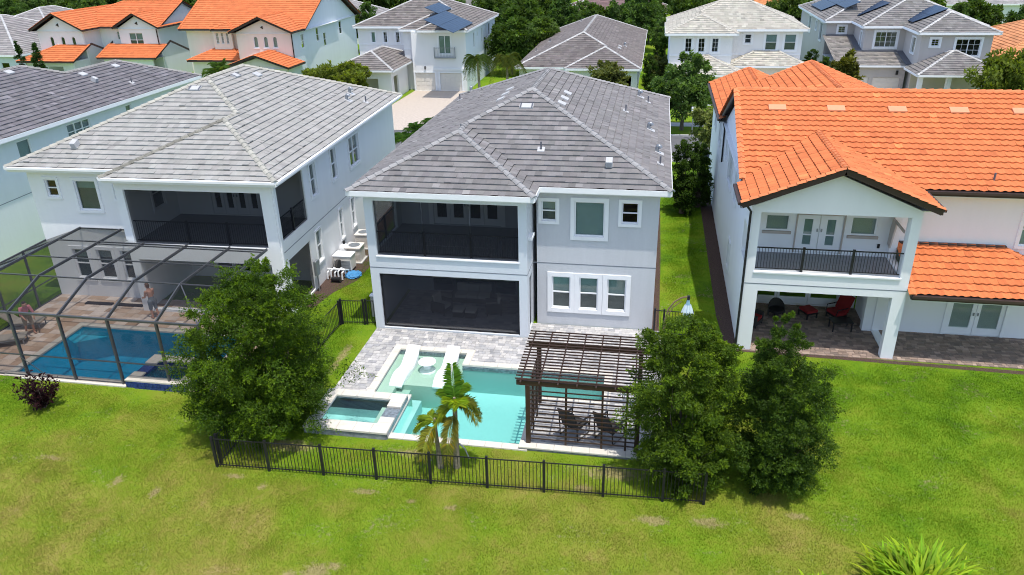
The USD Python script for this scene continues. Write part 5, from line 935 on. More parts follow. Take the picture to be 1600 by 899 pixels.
# porch furniture of the grey house and patio furniture of the orange house
def armchair(label, x, y, rot, m='cushion_beige', z=.05):
    t = thing('armchair', label, 'armchair', (x, y, z), rot)
    obj('frame', cat([bx(-.38, .38, -.36, .38, .12, .28), bx(-.38, -.28, -.36, .38, .28, .6), bx(.28, .38, -.36, .38, .28, .6), bx(-.28, .28, .3, .38, .28, .8)]), 'wicker', t); obj('cushion', box_round(-.27, .27, -.34, .28, .285, .45), m, t); obj('back_cushion', bar((0, .24, .42), (0, .3, .92), .52, .13, up=(0, -1, 0)), m, t)
    for a in (-.33, .33):
        for b in (-.32, .33): obj('leg', bx(a-.025, a+.025, b-.025, b+.025, 0, .12), 'wicker', t)
armchair('beige cushioned armchair behind the porch screen, left of the two footstools', -9.35, 31.6, 70); armchair('beige cushioned armchair behind the porch screen, right of the two footstools', -6.9, 31.8, -75)
for k, (x, lb) in enumerate(((-8.45, 'left of two pale footstools in front of the porch sofa'), (-7.85, 'right of two pale footstools in front of the porch sofa'))):
    t = thing('footstool', lb, 'footstool', (x, 31.3, .05)); obj('frame', bx(-.25, .25, -.3, .3, .05, .3), 'wicker', t); obj('cushion', box_round(-.25, .25, -.3, .3, .302, .42), 'cushion_beige', t)
t = thing('sofa', 'dark wicker sofa with pale cushions at the back of the screened porch', 'sofa', (-8.1, 32.9, .05)); obj('frame', cat([bx(-1.0, 1.0, -.38, .42, .08, .3), bx(-1.0, -.88, -.38, .42, .3, .6), bx(.88, 1.0, -.38, .42, .3, .6), bx(-.88, .88, .32, .42, .3, .85)]), 'wicker', t)
for k in range(3): x = -.86+.575*k; obj('cushion', box_round(x, x+.56, -.36, .3, .302, .46), 'cushion_beige', t); obj('back_cushion', box_round(x, x+.56, .16, .31, .47, .86), 'cushion_beige', t)
t = thing('red_chaise', 'red cushioned patio chair with footrest under the orange house balcony', 'patio chair', (8.55, 33.3, .03), -62)
obj('frame', cat([bx(-.36, .36, -.05, .55, .2, .26)]), 'black_metal', t); obj('seat_cushion', box_round(-.35, .35, -.05, .55, .262, .42, .05), 'cushion_red', t); obj('back_cushion', bar((0, .5, .4), (0, .78, 1.12), .7, .16, up=(0, -1, .3)), 'cushion_red', t)
for a in (-.33, .33):
    for b in (0, .5): obj('leg', bx(a-.025, a+.025, b-.025, b+.025, 0, .2), 'black_metal', t)
    obj('armrest', tube([(a, -.05, .3), (a*1.1, 0, .6), (a*1.1, .55, .62)], .025, 6), 'black_metal', t)
t = thing('red_footstool', 'red cushioned footstool in front of the red chair under the balcony', 'footstool', (7.55, 33.45, .03), -62); obj('frame', bx(-.34, .34, -.3, .3, .24, .29), 'black_metal', t); obj('cushion', box_round(-.33, .33, -.29, .29, .292, .43, .05), 'cushion_red', t)
for a in (-.3, .3):
    for b in (-.26, .26): obj('leg', bx(a-.025, a+.025, b-.025, b+.025, 0, .24), 'black_metal', t)
t = thing('side_table', 'low black table in front of the red chair beside the white wall', 'side table', (8.75, 32.35, .03), 8); obj('tabletop', bx(-.45, .45, -.3, .3, .42, .46), 'black_metal', t)
for a in (-.4, .4):
    for b in (-.26, .26): obj('leg', bx(a-.025, a+.025, b-.025, b+.025, 0, .42), 'black_metal', t)
armchair('red cushioned patio chair half hidden by the left column of the orange house', 4.95, 32.3, 60, 'cushion_red'); t = thing('tub_chair', 'black round backed chair below the dark sliding doors', 'patio chair', (6.1, 33.2, .03)); aa = np.linspace(-.3, math.pi+.3, 15); vv = np.array([(.38*math.cos(q)*k, .38*math.sin(q)*k, z) for q in aa for k, z in ((1, .1), (1.02, .42+.4*max(0, math.sin(q))), (.88, .42+.4*max(0, math.sin(q))), (.88, .1))]); ff = []
for i in range(14):
    for k in range(4): a_, b_ = 4*i+k, 4*i+(k+1) % 4; ff += [[a_, b_, b_+4], [a_, b_+4, a_+4]]
obj('back_shell', (vv, np.array(ff+[[0, 2, 1], [0, 3, 2], [56, 57, 58], [56, 58, 59]])), 'wicker', t); obj('seat', cyl(0, 0, .3, .42, .33, 18), 'black_metal', t); obj('base', cyl(0, 0, 0, .299, .1, 12), 'black_metal', t)
t = thing('sign_post', 'thin gray post with a pale head beside the street past the hedges', 'post', (3.35, 66.2, 0)); obj('pole', cyl(0, 0, 0, 2.6, .05, 8), 'gray_metal', t); obj('head', box_round(-.17, .17, -.06, .06, 2.3, 2.75), 'white_plastic', t)
# ------------------------------------------------------------------ plants
def leaves(P, N, size, rg, width=.5, fold=.25):
    """One bent leaf (two triangles) at each point P with outward direction N."""
    n = len(P); d = rg.normal(size=(n, 3)); d += N*.7; d[:, 2] -= .15; d /= np.linalg.norm(d, axis=1)[:, None]
    s = np.cross(d, rg.normal(size=(n, 3))*.8+np.array([0, 0, 1.])+N*.3); s /= np.linalg.norm(s, axis=1)[:, None]+1e-9; up = np.cross(s, d)
    L = size*rg.uniform(.65, 1.35, n)[:, None]; W = L*width
    v = np.stack([P, P+d*L*.5+s*W*.5+up*L*fold*.3, P+d*L-up*L*fold*.25, P+d*L*.5-s*W*.5+up*L*fold*.3], 1).reshape(-1, 3)
    b = np.arange(n)[:, None]*4; return v, np.vstack([b+[0, 1, 2], b+[0, 2, 3]])
def crown(env, n, size, col, seed, lumps=90, lump=.3, tip=(1.35, 1.3, .9), dark=.75, spikes=0, hollow=.35, fine=.3):
    """Leaves in clumps through the volume of the ellipsoids env [(centre, radii)]: uneven outline, gaps and denser knots."""
    rg = np.random.default_rng(seed); env = [(np.array(c, float), np.array(r, float)) for c, r in env]; wt = np.array([r[0]*r[1]+r[0]*r[2] for _, r in env]); wt /= wt.sum()
    K = rg.choice(len(env), lumps, p=wt); D = rg.normal(size=(lumps, 3)); D /= np.linalg.norm(D, axis=1)[:, None]
    rad = rg.uniform(hollow, 1.0, lumps)**.6*(.82+.36*rg.random(lumps)); C = np.array([env[k][0]+D[i]*env[k][1]*rad[i] for i, k in enumerate(K)]); R = np.array([env[k][1].mean() for k in K])*lump*rg.uniform(.6, 1.35, lumps); ct = rg.normal(0, 1, lumps)
    a = rg.integers(lumps, size=n); G = rg.normal(size=(n, 3)); G /= np.linalg.norm(G, axis=1)[:, None]; G *= (rg.random(n)**fine)[:, None]; G[:, 2] *= .75
    P = C[a]+G*R[a][:, None]; N = (P-np.array([env[k][0] for k in K])[a]); N /= np.linalg.norm(N, axis=1)[:, None]+1e-9; N = N+G*.6
    T = np.array(col)*(1+.16*ct[a]+rg.normal(0, .13, n))[:, None]; out = np.clip(np.linalg.norm(G, axis=1), 0, 1)[:, None]; T = T*(dark+(1-dark)*out)  # leaves deep in a clump get darker colour: painted shade for the gaps
    young = rg.random(n) < .16+.06*ct[a]; T[young] *= np.array(tip)
    if spikes:
        q = rg.integers(lumps, size=spikes); d0 = D[q]+rg.normal(0, .35, (spikes, 3)); d0[:, 2] = d0[:, 2]*.8+.18; d0 /= np.linalg.norm(d0, axis=1)[:, None]; m = 22
        L = R[q]*rg.uniform(.9, 1.9, spikes); t = np.tile(np.linspace(.45, 1, m), (spikes, 1)); sp_ = C[q][:, None]+d0[:, None]*(L[:, None]*t)[..., None]+rg.normal(0, .035, (spikes, m, 3))*R[q][:, None, None]*1.6; sp_[..., 2] -= (t-.45)**2*L[:, None]*.35
        P = np.vstack([P, sp_.reshape(-1, 3)]); N = np.vstack([N, np.repeat(d0, m, 0)]); T = np.vstack([T, np.tile(np.array(col)*np.array(tip)*.95, (spikes*m, 1))*(1+rg.normal(0, .15, (spikes*m, 1)))])
    v, f = leaves(P, N, size, rg); T = np.repeat(np.clip(T, .005, .6), 4, 0); keep = v[:, 2] > .02; return v, f, T, C
def limbs(base, C, r0, seed, k=14, fork=.35):
    rg = np.random.default_rng(seed); top = C.mean(0); base = np.array(base, float); b = np.array([base[0], base[1], base[2]]); mid = base*(1-fork)+np.array([*(base[:2]*.6+top[:2]*.4), top[2]])*fork; mid[:2] += rg.normal(0, .08, 2)
    T = [tube([b-[0, 0, .05], b+(mid-b)*.5+[*rg.normal(0, .05, 2), 0], mid], [r0*1.25, r0, r0*.85], 8)]; Br = []
    for c in C[rg.choice(len(C), min(k, len(C)), replace=False)]*.93:
        m2 = (mid+c)/2+rg.normal(0, .12, 3)*np.linalg.norm(c-mid)*.5; Br.append(tube([mid-[0, 0, .1], m2, c], [r0*.5, r0*.28, r0*.07], 5))
    return cat(T), cat(Br)
def tree(name, label, cat_, loc, env, n, size, col, seed, r0=.12, group=None, m='leaf', stems=1, rot=0, **kw):
    t = thing(name, label, cat_, loc, rot, group); v, f, T, C = crown(env, n, size, col, seed, **kw)
    for s in range(stems):
        b = (0, 0, 0) if stems == 1 else (.35*math.cos(s*2.4), .35*math.sin(s*2.4), 0); tr, br = limbs(b, C, r0, seed+s); obj('trunk', tr, 'bark', t, smooth=50); obj('branches', br, 'bark', t)
    obj('crown', (v, f), m, t, tint=T); return t
OAK = (.062, .117, .012)
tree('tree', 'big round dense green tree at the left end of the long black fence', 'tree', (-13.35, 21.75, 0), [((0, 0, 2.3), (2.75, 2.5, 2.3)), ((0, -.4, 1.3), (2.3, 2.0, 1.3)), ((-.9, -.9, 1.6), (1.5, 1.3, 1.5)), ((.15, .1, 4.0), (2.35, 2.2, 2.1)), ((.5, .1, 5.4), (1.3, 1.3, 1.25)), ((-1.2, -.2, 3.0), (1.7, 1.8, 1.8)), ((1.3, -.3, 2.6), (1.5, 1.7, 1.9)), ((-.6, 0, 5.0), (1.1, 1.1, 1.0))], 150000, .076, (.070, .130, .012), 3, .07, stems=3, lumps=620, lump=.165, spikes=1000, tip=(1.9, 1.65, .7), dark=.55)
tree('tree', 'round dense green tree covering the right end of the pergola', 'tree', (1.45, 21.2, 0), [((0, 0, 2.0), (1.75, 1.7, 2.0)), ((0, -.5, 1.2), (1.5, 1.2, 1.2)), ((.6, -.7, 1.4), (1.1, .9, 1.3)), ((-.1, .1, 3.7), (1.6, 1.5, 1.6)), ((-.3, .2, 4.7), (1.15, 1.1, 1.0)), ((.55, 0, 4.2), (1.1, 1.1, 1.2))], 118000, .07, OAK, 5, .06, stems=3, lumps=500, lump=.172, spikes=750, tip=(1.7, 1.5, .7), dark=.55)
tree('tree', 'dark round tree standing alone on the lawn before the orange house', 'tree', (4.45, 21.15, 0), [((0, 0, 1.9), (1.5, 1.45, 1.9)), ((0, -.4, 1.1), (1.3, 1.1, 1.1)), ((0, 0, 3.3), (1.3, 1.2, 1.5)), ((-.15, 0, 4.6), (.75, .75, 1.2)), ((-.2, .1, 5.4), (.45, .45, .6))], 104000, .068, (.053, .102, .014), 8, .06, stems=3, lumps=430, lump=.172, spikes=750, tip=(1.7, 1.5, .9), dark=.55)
# foxtail palm by the pool
def frond(base, az, L, droop, rise, seed, col, bush=1., nl=70, llen=.42, m='leaf'):
    rg = np.random.default_rng(seed); t = np.linspace(0, 1, 16); h = np.array([math.cos(az), math.sin(az), 0]); r = L*(t*math.cos(rise)); z = L*(t*math.sin(rise)-droop*t**2.2); c = np.array(base)+h*r[:, None]+np.array([0, 0, 1.])*z[:, None]
    tb = tube(c, np.linspace(.028, .006, 16), 5); P, N, T, Ls = [], [], [], []; tang = np.gradient(c, axis=0); tang /= np.linalg.norm(tang, axis=1)[:, None]; V, F = [tb[0]], [tb[1]]; o = len(tb[0]); col = np.array(col); TT = [np.tile(col*np.array([1.1, 1.05, 1.0]), (o, 1))]
    for i in range(nl):
        s = .14+.86*i/nl; k = s*15; k0 = min(int(k), 14); p = c[k0]+(c[k0+1]-c[k0])*(k-k0); tg = tang[k0]; sd = np.cross(tg, [0, 0, 1.]); sd /= np.linalg.norm(sd)+1e-9; up = np.cross(sd, tg)
        for sg in (-1, 1):
            for q in range(2 if bush > .5 else 1):
                a = rg.uniform(-.9, .9)*bush; d = tg*.62+sd*sg*math.cos(a)+up*math.sin(a)*.9; d /= np.linalg.norm(d); l = llen*(.55+.7*math.sin(math.pi*min(1, s*.85+.12)))*rg.uniform(.8, 1.15); w = np.cross(d, up+rg.normal(0, .3, 3)); w /= np.linalg.norm(w)+1e-9
                v = np.array([p, p+d*l*.45+w*.017, p+d*l-[0, 0, l*.22], p+d*l*.45-w*.017]); V.append(v); F.append(np.array([[0, 1, 2], [0, 2, 3]])+o); o += 4; TT.append(np.tile(col*(1+rg.normal(0, .18))*(np.array([1.8, 1.35, .8]) if rg.random() < .10 else 1), (4, 1)))
    return np.vstack(V), np.vstack(F), np.clip(np.vstack(TT), .005, .7)
pal = thing('palm_tree', 'foxtail palm with two trunks between the pool and the black fence', 'palm tree', (-6.0, 20.35, 0))
for k, (b, tp, r) in enumerate((((.12, 0, 0), (.18, 0, 2.35), .085), ((-.42, -.1, 0), (-.5, -.1, 1.55), .07))):
    b, tp = np.array(b), np.array(tp); obj('trunk', tube([b, b*.7+tp*.3, b*.3+tp*.7, tp, tp+[0, 0, .45]], [r*1.5, r*1.2, r, r*.9, r*.5], 10), 'palm_trunk', pal, smooth=50)
PC = (.14, .24, .025); YC = (.22, .28, .035)
for k, (x, y, z, az, L, dr, ri, cl) in enumerate(((.18, 0, 2.5, 1.9, 1.55, .1, 1.35, (.09, .20, .02)), (.18, 0, 2.5, .2, 1.15, 1.05, .75, (.10, .14, .025)), (.18, 0, 2.5, -.25, 1.2, 1.1, .8, (.15, .17, .03)), (.18, 0, 2.5, 2.6, 1.1, .5, 1.05, PC), (.18, 0, 2.5, 4.6, .9, .5, 1.15, (.32, .40, .03)), (.18, 0, 2.5, 5.3, 1.0, .6, 1.05, (.28, .38, .03)), (.18, 0, 2.5, 1.0, 1.2, .4, 1.15, PC), (.18, .0, 2.4, 3.5, .8, 1.2, .5, YC),
    (-.5, -.1, 1.75, 3.2, .95, 1.0, .75, (.19, .26, .03)), (-.5, -.1, 1.75, 2.5, .95, .8, .9, (.2, .28, .035)), (-.5, -.1, 1.7, 4.3, .8, 1.5, .3, (.24, .25, .04)), (-.5, -.1, 1.75, .8, .75, .8, .9, (.2, .22, .03)), (.18, 0, 2.2, 4.5, .8, 1.8, -.1, (.20, .20, .04)))):
    v, f, T = frond((x, y, z), az, L, dr, ri, 50+k, np.array(cl)*1.15, .52, 50, .33); obj('frond', (v, f), 'leaf', pal, tint=T)
obj('dry_sheath', tube([(-.75, -.1, .25), (-.85, -.1, .7), (-.8, -.1, 1.0), (-.6, -.1, 1.1)], [.03, .03, .025, .02], 6), 'gray_metal', pal); obj('dry_sheath', tube([(.25, 0, 1.0), (.45, -.05, .85), (.6, -.1, .5)], [.03, .025, .02], 6), 'gray_metal', pal)
def palm(label, x, y, h, L, n, seed, col, name='palm_tree', r=.13, dr=1.15, ri=.75, llen=.55, bush=.25, group=None, nl=36):
    t = thing(name, label, 'palm tree' if name == 'palm_tree' else 'plant', (x, y, 0), 0, group)
    if h > .5: obj('trunk', tube([(0, 0, 0), (.05, 0, h*.5), (0, 0, h), (0, 0, h+.4)], [r*1.3, r, r*.85, r*.4], 9), 'palm_trunk', t, smooth=50)
    rg = np.random.default_rng(seed)
    for k in range(n): v, f, T = frond((0, 0, h+.2), k*2*math.pi/n*1.0+rg.uniform(-.25, .25), L*rg.uniform(.8, 1.15), dr*rg.uniform(.7, 1.2), ri*rg.uniform(.5, 1.5), seed*31+k, np.array(col)*rg.uniform(.8, 1.2), bush, nl, llen); obj('frond', (v, f), 'leaf', t, tint=T)
palm('queen palm with drooping fronds in front of the garage of the solar panel house', -17.2, 76.0, 4.6, 2.7, 15, 3, (.07, .11, .022)); palm('bushy queen palm right beside the solar panel house, left of the low house', -14.9, 79.0, 4.3, 2.9, 18, 4, (.085, .11, .02))
for k, (x, y, h, L) in enumerate(((-17.6, 56.0, 2.4, 1.5), (-16.6, 57.2, 2.7, 1.5), (-18.6, 55.2, 1.9, 1.4))):
    palm(('middle of three fan palms behind the left slope of the gray roof', 'farthest of three fan palms behind the left slope of the gray roof', 'nearest of three fan palms behind the left slope of the gray roof')[k], x, y, h, L, 16, 7+k, (.075, .16, .03), 'fan_palm', dr=.7, ri=.9, llen=.5, group='fan palms by the gray roof', nl=22)
palm('feathery palm clump showing between two gray roofs at the left', -43.5, 73.5, 3.2, 3.3, 14, 12, (.10, .17, .03), dr=.6, ri=1.0, llen=.7); palm('second feathery palm behind the pale roof, right of the feathery clump', -40.5, 74.5, 2.6, 3.0, 12, 13, (.09, .16, .03), dr=.7, ri=.9, llen=.7)
palm('dark palm in front of the cream house at the far left', -72.3, 120, 4, 2.5, 12, 14, (.05, .09, .02)) if False else None
# red shrub and strap leaved clump on the lawn
rs = thing('shrub', 'dark red leaved shrub alone on the lawn before the screen enclosure', 'shrub', (-22.65, 21.5, 0)); rg = np.random.default_rng(5); st, PP, NN = [], [], []
for k in range(22):
    az, el = rg.uniform(0, 6.28), rg.uniform(.75, 1.5); L = rg.uniform(.8, 1.6)*(.65+.35*math.sin(el)); d = np.array([math.cos(az)*math.cos(el), math.sin(az)*math.cos(el), math.sin(el)]); st.append(tube([(0, 0, 0), d*L*.5, d*L], [.025, .015, .005], 5)); s = rg.uniform(.25, 1.04, 60)[:, None]; PP.append(d*L*s+rg.normal(0, .06, (60, 3))); NN.append(np.tile(d, (60, 1)))
obj('stems', cat(st), 'bark', rs); v, f = leaves(np.vstack(PP), np.vstack(NN), .15, rg, .45); obj('foliage', (v, f), 'leaf', rs, tint=np.repeat(np.array([.034, .011, .014])*(1+rg.normal(0, .3, (len(v)//4, 1))), 4, 0).clip(.004, .3))
def strap(label, x, y, n, h, spread, seed, z=0):
    t = thing('grass_clump', label, 'plant', (x, y, z)); rg = np.random.default_rng(seed); V, F, T, o = [], [], [], 0
    for k in range(n):
        b = np.array([*(rg.normal(0, spread, 2).clip(-1.7*spread, 1.7*spread)), 0]); az = math.atan2(b[1], b[0])+rg.normal(0, .7); L = h*rg.uniform(.7, 1.2)*(1-.18*min(2, np.linalg.norm(b)/spread)); s = np.linspace(0, 1, 8); out = rg.uniform(.25, .75)*L; c = np.column_stack([b[0]+math.cos(az)*out*s**1.6, b[1]+math.sin(az)*out*s**1.6, L*(s-.42*s**2.6*rg.uniform(.6, 1.5))])
        sd = np.array([-math.sin(az), math.cos(az), 0]); w = .042*rg.uniform(.7, 1.2)*np.array([.7, 1, 1, 1, .95, .8, .5, .05])[:, None]; v = np.vstack([c-sd*w, c+sd*w+[0, 0, .008]]); f = []
        for i in range(7): f += [[i, i+8, i+9], [i, i+9, i+1]]
        V.append(v); F.append(np.array(f)); T.append(np.tile(np.array([.22, .35, .018])*rg.uniform(.6, 1.5)*np.array([rg.uniform(.8, 1.25), 1, 1]), (16, 1)))
    od = np.argsort([-v[:, 2].max() for v in V])
    for i in od[:300]: obj('leaf', (V[i], F[i]), 'leaf_soft', t, tint=T[i])
    if n > 300: obj('leaf_field', cat([(V[i], F[i]) for i in od[300:]]), 'leaf_soft', t, tint=np.vstack([T[i] for i in od[300:]]), kind='stuff')
strap('large clump of arching strap leaves at the bottom right of the lawn', 7.75, 16.75, 850, 1.5, .62, 3); strap('small clump of strap leaves at the bottom edge, left of the large clump', 5.0, 16.55, 60, .7, .18, 4)
# background trees: a few kinds, then copies
def proto(name, label, x, y, env, n, size, col, seed, s=1., group=None, **kw):
    return tree(name, label, 'tree', (x, y, 0), env, n, size, col, seed, .16, group, **kw)
kA = proto('tree', 'dark oak between the solar panel house and the low house, nearest the street', -17.6, 97, [((0, 0, 3.6), (2.9, 2.8, 2.3)), ((.8, .3, 5.2), (1.8, 1.9, 1.5)), ((-1.2, -.3, 4.6), (1.7, 1.7, 1.4))], 11000, .42, (.080, .135, .026), 21, lumps=80, lump=.27)
kB = proto('tree', 'light green spreading tree between the cream house and the solar panel house', -31.8, 75.5, [((0, 0, 3.0), (3.2, 3.0, 1.7)), ((-1.5, .3, 2.7), (2.0, 2.0, 1.5)), ((1.6, 0, 3.3), (2.0, 2.0, 1.5))], 15000, .32, (.115, .155, .028), 22, lumps=110, lump=.22, spikes=80, m='leaf_soft', hollow=.3)
kC = proto('tree', 'loose olive tree in front of the low single storey house', -4.8, 77.2, [((0, 0, 2.7), (1.9, 1.9, 1.5)), ((.2, 0, 3.6), (1.1, 1.1, 1.0))], 6500, .30, (.085, .105, .030), 23, lumps=60, lump=.26, spikes=70)
kD = proto('tree', 'big dark green tree in front of the pale cream roofed house', 2.6, 69.5, [((0, 0, 3.4), (2.6, 2.5, 2.2)), ((.5, .2, 4.9), (1.9, 1.8, 1.4)), ((-1.1, 0, 3.6), (1.6, 1.7, 1.5)), ((1.6, -.3, 2.6), (1.6, 1.6, 1.5))], 17000, .27, (.078, .140, .034), 24, lumps=110, lump=.25, spikes=110)
kE = proto('column_tree', 'dark clipped columnar shrub in the side yard, beside the gray roof', 2.15, 47.2, [((0, 0, 1.3), (.85, .9, 1.3)), ((0, 0, 2.8), (.75, .8, 1.4)), ((0, 0, 4.1), (.5, .55, .8))], 12000, .13, (.045, .085, .014), 25, lumps=90, lump=.26, spikes=60)
dup(kE, 'dark columnar shrub in the side yard, beside the white wall of the orange house', (3.15, 48.6, 0), 70, (.9, .9, .92))
tree('tree', 'olive flowering bush by the corner of the orange roof', 'tree', (5.0, 60.5, 0), [((0, 0, 2.2), (1.7, 1.6, 1.5)), ((-.5, 0, 3.1), (1.1, 1.1, 1.0))], 7000, .22, (.10, .13, .035), 26, lumps=60, spikes=70, tip=(2.2, 2.0, 2.0))
tree('tree', 'glossy magnolia in front of the taupe house, left of its garage', 'tree', (17.9, 79.5, 0), [((0, 0, 2.2), (1.7, 1.6, 1.9)), ((.0, 0, 3.9), (1.05, 1.05, 1.3))], 6500, .34, (.085, .095, .018), 27, lumps=60, lump=.27, spikes=40)
dup(kB, 'wide green oak in front of the porch of the taupe house', (31.2, 75.2, 0), 60, (1.15, 1.1, 1.35))
far = [(kA, -15.6, 104, 1.0, 'dark oak behind the left slope of the low house, second from the street'), (kA, -18.6, 111, 1.1, 'tall dark oak farther back between the two gray roofs'), (kD, -13.2, 119, 1.15, 'dark tree rising above the peak of the low house'), (kA, -8.6, 121, 1.0, 'dark tree behind the ridge of the low house'), (kD, -3.4, 118, 1.3, 'large dark tree right behind the right corner of the low house'), (kA, -1.2, 126, .9, 'dark tree behind the right corner of the low house, farther off'),
    (kD, 1.2, 112, .8, 'round dark tree left of the gray screen enclosure at the top'), (kA, 19.0, 121, 1.0, 'dark tree between the cream roof and the taupe house'), (kD, 16.2, 125, .9, 'dark tree above the cream roof, left of the solar array'), (kB, -5.0, 128, .8, 'rusty olive tree in front of the purple brown roof'),
    (kA, -47.0, 113, 1.1, 'dark tree right of the cream gable at the top'), (kD, -42.5, 116, 1.0, 'dark tree in front of the top edge gray roof'), (kB, -38.5, 108, .55, 'small bright tree left of the solar panel roof'), (kD, -18.5, 104, .8, 'dark tree beside the blue side wall of the solar panel house')]
for k, (x, y, s) in enumerate([(-116, 126, 1.2), (-110, 128, 1.15), (-104, 131, 1.1), (-98, 127, 1.2), (-92, 131, 1.0), (-101, 122, 1.0), (-113, 119, 1.1), (-108, 121, 1.1)]): far.append(((kA, kD)[k % 2], x, y, s, 'G1'))
for k, (x, y, s) in enumerate([(-86, 142, 1.0), (-80, 139, 1.0), (-74, 136, 1.0), (-69, 132, 1.1), (-64, 133, 1.1), (-60, 131, 1.2), (-77, 148, 1.1), (-68, 145, 1.1), (-90, 146, .9), (-83, 150, .9)]): far.append(((kA, kD, kB)[k % 3], x, y, s, 'G2'))
for k, (x, y, s) in enumerate([(33.5, 119, 1.0), (36.5, 117, .9), (39.5, 116, .9), (42.5, 118, 1.0), (45.5, 115, .9), (48.5, 117, 1.0), (37, 125, 1.1), (31, 128, 1.1), (52, 119, 1.0), (56, 122, 1.0), (43.5, 127, 1.0), (34, 133, 1.0)]): far.append(((kA, kB, kD)[k % 3], x, y, s, 'G3'))
for k, (x, y, s) in enumerate([(-32, 128, 1.1), (-27, 132, 1.1), (-22, 128, 1.2), (-17.5, 133, 1.1), (-36, 133, 1.0), (-25, 142, 1.2), (-12, 131, 1.0), (5, 132, 1.0), (-3, 133, .9), (9, 140, 1.0), (12, 138, 1.1), (22, 134, 1.2), (26, 138, 1.2)]): far.append(((kD, kA)[k % 2], x, y, s, 'G4'))
GL = {'G1': ('dark trees massed above the far left gray roof', 'dark trees massed above the far left gray roof'), 'G2': ('row of trees above the orange gables', 'trees above the orange gables'), 'G3': ('green belt at the top right', 'trees in the green belt at the top right'), 'G4': ('distant trees along the top edge', 'distant trees along the top edge')}
ORD = 'first second third fourth fifth sixth seventh eighth ninth tenth eleventh twelfth thirteenth fourteenth fifteenth sixteenth'.split(); rank = {}
for g in GL:
    it = sorted((float(px_of(np.array([q[1], q[2], 4.]))[0][0]), q[1], q[2]) for q in far if q[4] == g)
    for i, (_, x, y) in enumerate(it): rank[(x, y)] = ORD[i]
for k, (src, x, y, s, lb) in enumerate(far):
    g = GL.get(lb); dup(src, '%s from the left of the %s' % (rank[(x, y)], g[1]) if g else lb, (x, y, 0), (k*77) % 360, (s, s, s*(.9+.25*((k*37) % 10)/10)), group=g[0] if g else None)
for k, (x, y, s, lb) in enumerate([(-.55, 84.5, .95, 'slim dark hedge column on the lawn strip beside the low house'), (.55, 79.8, .6, 'low dark hedge block beside the left wall of the cream roofed house'), (.3, 96, .9, 'hedge column farther back on the lawn strip'), (16.6, 90.5, .9, 'dark hedge column between the cream roof and the taupe wall'), (17.2, 86.5, .85, 'dark shrub at the foot of the taupe side wall')]): dup(kE, lb, (x, y, 0), k*50, (s, s, s))
dup(kC, 'pale loose shrub over the lawn strip beside the low house', (.4, 90.5, 0), 30, .7)
for k, (x, y, lb) in enumerate([(-75.2, 83.4, 'left of two narrow cypresses before the orange gable'), (-72.3, 82.8, 'right of two narrow cypresses before the orange gable')]):
    tree('cypress', lb, 'tree', (x, y, 0), [((0, 0, 1.5), (.65, .65, 1.5)), ((0, 0, 3.2), (.5, .5, 1.6)), ((0, 0, 4.8), (.25, .25, .9))], 5000, .2, (.035, .075, .018), 60+k, lumps=60, lump=.3)
for k, (x, y, s, lb) in enumerate([(-15.2, 58.5, .5, 'clipped shrub at the street corner left of the gray house')]): dup(kE, lb, (x, y, 0), 0, (1.3, 1.3, .25))
# far pool enclosure behind the cream roof
t = thing('screen_enclosure', 'gray mesh pool enclosure behind the pale cream roof at the top', 'screen enclosure')
X0, X1, Y0, Y1 = 4.0, 17.5, 112, 122
for x in np.linspace(X0, X1, 7): obj('post', bx(x-.06, x+.06, Y0-.06, Y0+.06, 0, 3.2), 'gray_metal', t); obj('beam', bar((x, Y0, 3.2), (x, Y0+2.5, 4.6), .08, .1), 'gray_metal', t); obj('beam', bar((x, Y0+2.5, 4.6), (x, Y1, 4.6), .08, .1), 'gray_metal', t)
for a, b in zip(np.linspace(X0, X1, 7)[:-1], np.linspace(X0, X1, 7)[1:]): obj('screen_panel', quad((a, Y0, .1), (b, Y0, .1), (b, Y0, 3.2), (a, Y0, 3.2)), 'screen_far', t); obj('screen_panel', quad((a, Y0, 3.2), (b, Y0, 3.2), (b, Y0+2.5, 4.6), (a, Y0+2.5, 4.6)), 'screen_far', t); obj('screen_panel', quad((a, Y0+2.5, 4.6), (b, Y0+2.5, 4.6), (b, Y1, 4.6), (a, Y1, 4.6)), 'screen_far', t)
obj('floor', bx(X0, X1, Y0+.1, Y1, .02, .05), 'concrete', t)

wi = UsdGeom.PointInstancer.Define(stage, '/World/woodland'); tagp(wi.GetPrim(), 'far wooded belt of dark trees along the top of the view', 'woodland', kind='stuff')
v, f, T, C = crown([((0, 0, 3.6), (3.2, 3.1, 2.6)), ((.8, .3, 5.4), (2, 2, 1.6)), ((0, 0, 1.5), (2.6, 2.6, 1.5))], 5000, .62, (.080, .130, .03), 71, lumps=60, lump=.28)
wm = usdkit.mesh(stage, '/World/woodland/crown', (v, f), M['leaf']); UsdGeom.PrimvarsAPI(wm).CreatePrimvar('tint', Sdf.ValueTypeNames.Color3fArray, 'vertex').Set(Vt.Vec3fArray.FromNumpy(T.astype(np.float32)))
rg = np.random.default_rng(12); wp = np.column_stack([rg.uniform(-230, 150, 420), rg.uniform(165, 330, 420), np.zeros(420)]); wp = np.vstack([wp, np.column_stack([rg.uniform(-66, -46, 12), rg.uniform(143, 165, 12), np.zeros(12)]), np.column_stack([rg.uniform(-150, -110, 30), rg.uniform(132, 165, 30), np.zeros(30)])])
wp = wp[~((wp[:, 0] > -108) & (wp[:, 0] < -82) & (wp[:, 1] > 190) & (wp[:, 1] < 214))]
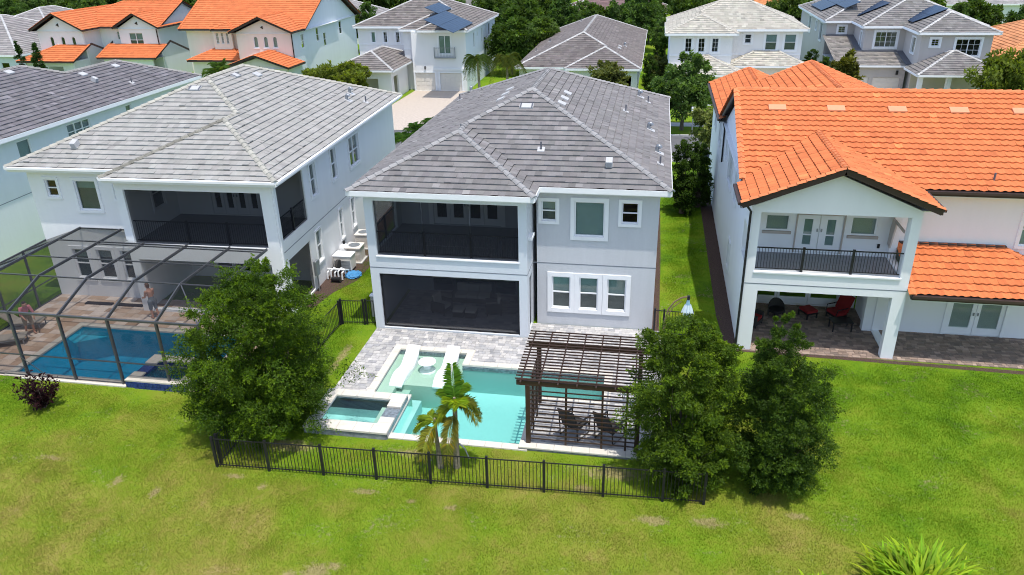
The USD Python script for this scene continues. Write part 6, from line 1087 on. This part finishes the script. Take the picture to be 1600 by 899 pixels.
wi.CreatePrototypesRel().SetTargets([wm.GetPath()]); wi.CreatePositionsAttr(Vt.Vec3fArray.FromNumpy(wp.astype(np.float32))); wi.CreateProtoIndicesAttr(Vt.IntArray([0]*len(wp))); wi.CreateScalesAttr(Vt.Vec3fArray.FromNumpy((rg.uniform(.8, 1.35, len(wp))[:, None]*np.ones(3)).astype(np.float32)))
an = rg.uniform(0, 6.28, len(wp)); wi.CreateOrientationsAttr(Vt.QuathArray([Gf.Quath(float(math.cos(a/2)), 0, 0, float(math.sin(a/2))) for a in an]))
# ------------------------------------------------------------------ grass blades
gi = UsdGeom.PointInstancer.Define(stage, '/World/grass'); tagp(gi.GetPrim(), 'short green lawn grass covering the open ground', 'grass', kind='stuff')
pr = []
for k in range(4):
    rg = np.random.default_rng(90+k); n = 600; b = np.column_stack([rg.normal(0, .36, (n, 2)).clip(-.85, .85), np.zeros(n)]); az = rg.uniform(0, 6.28, n); h = rg.uniform(.03, .06, n)*(.7+.6*meshkit.noise(b*3+k)); w = .009
    s = np.column_stack([np.cos(az), np.sin(az), 0*az])*w; tipv = b+np.column_stack([rg.normal(0, .018, (n, 2)), h]); v = np.stack([b-s, b+s, tipv], 1).reshape(-1, 3); f = np.arange(3*n).reshape(-1, 3)
    m = usdkit.mesh(stage, '/World/grass/blades_%d' % k if k else '/World/grass/blades', (v, f), M['blade']); pr.append(m.GetPath())
gi.CreatePrototypesRel().SetTargets(pr)
bare = unary_union([DECK.buffer(.05), POOL.buffer(.35), spaB, DECK2.buffer(.1), POOL2, s2.buffer(.1), sbox(4.0, 29.5, 30, 60), sbox(-12.1, 29.5, .9, 60), sbox(-46, 31, -16.2, 70), sbox(3.1, 30.2, 4.2, 52), sbox(-3.97, 21.5, 1.0, 22)])
pts = []
gr_ = np.random.default_rng(44)
for x in np.arange(-40, 26, .68):
    for y in np.arange(11.5, 50, .68):
        p = (x+gr_.uniform(.2, .8), y+gr_.uniform(.2, .8)); q, w = px_of(np.array([*p, 0.]))
        if not (-40 < q[0] < 1640 and -20 < q[1] < 950): continue
        if y > 31 and not (-16.2 < x < -12.5 or .4 < x < 3.2): continue
        if bare.distance(shapely.Point(p)) < .3: continue
        pts.append(p)
P_ = np.array(pts); rg = np.random.default_rng(4); ids = rg.integers(4, size=len(P_)); an = rg.uniform(0, 2*math.pi, len(P_))
gi.CreatePositionsAttr(Vt.Vec3fArray.FromNumpy(np.column_stack([P_, np.zeros(len(P_))]).astype(np.float32))); gi.CreateProtoIndicesAttr(Vt.IntArray.FromNumpy(ids.astype(np.int32)))
gi.CreateOrientationsAttr(Vt.QuathArray([Gf.Quath(float(math.cos(a/2)), 0, 0, float(math.sin(a/2))) for a in an]))
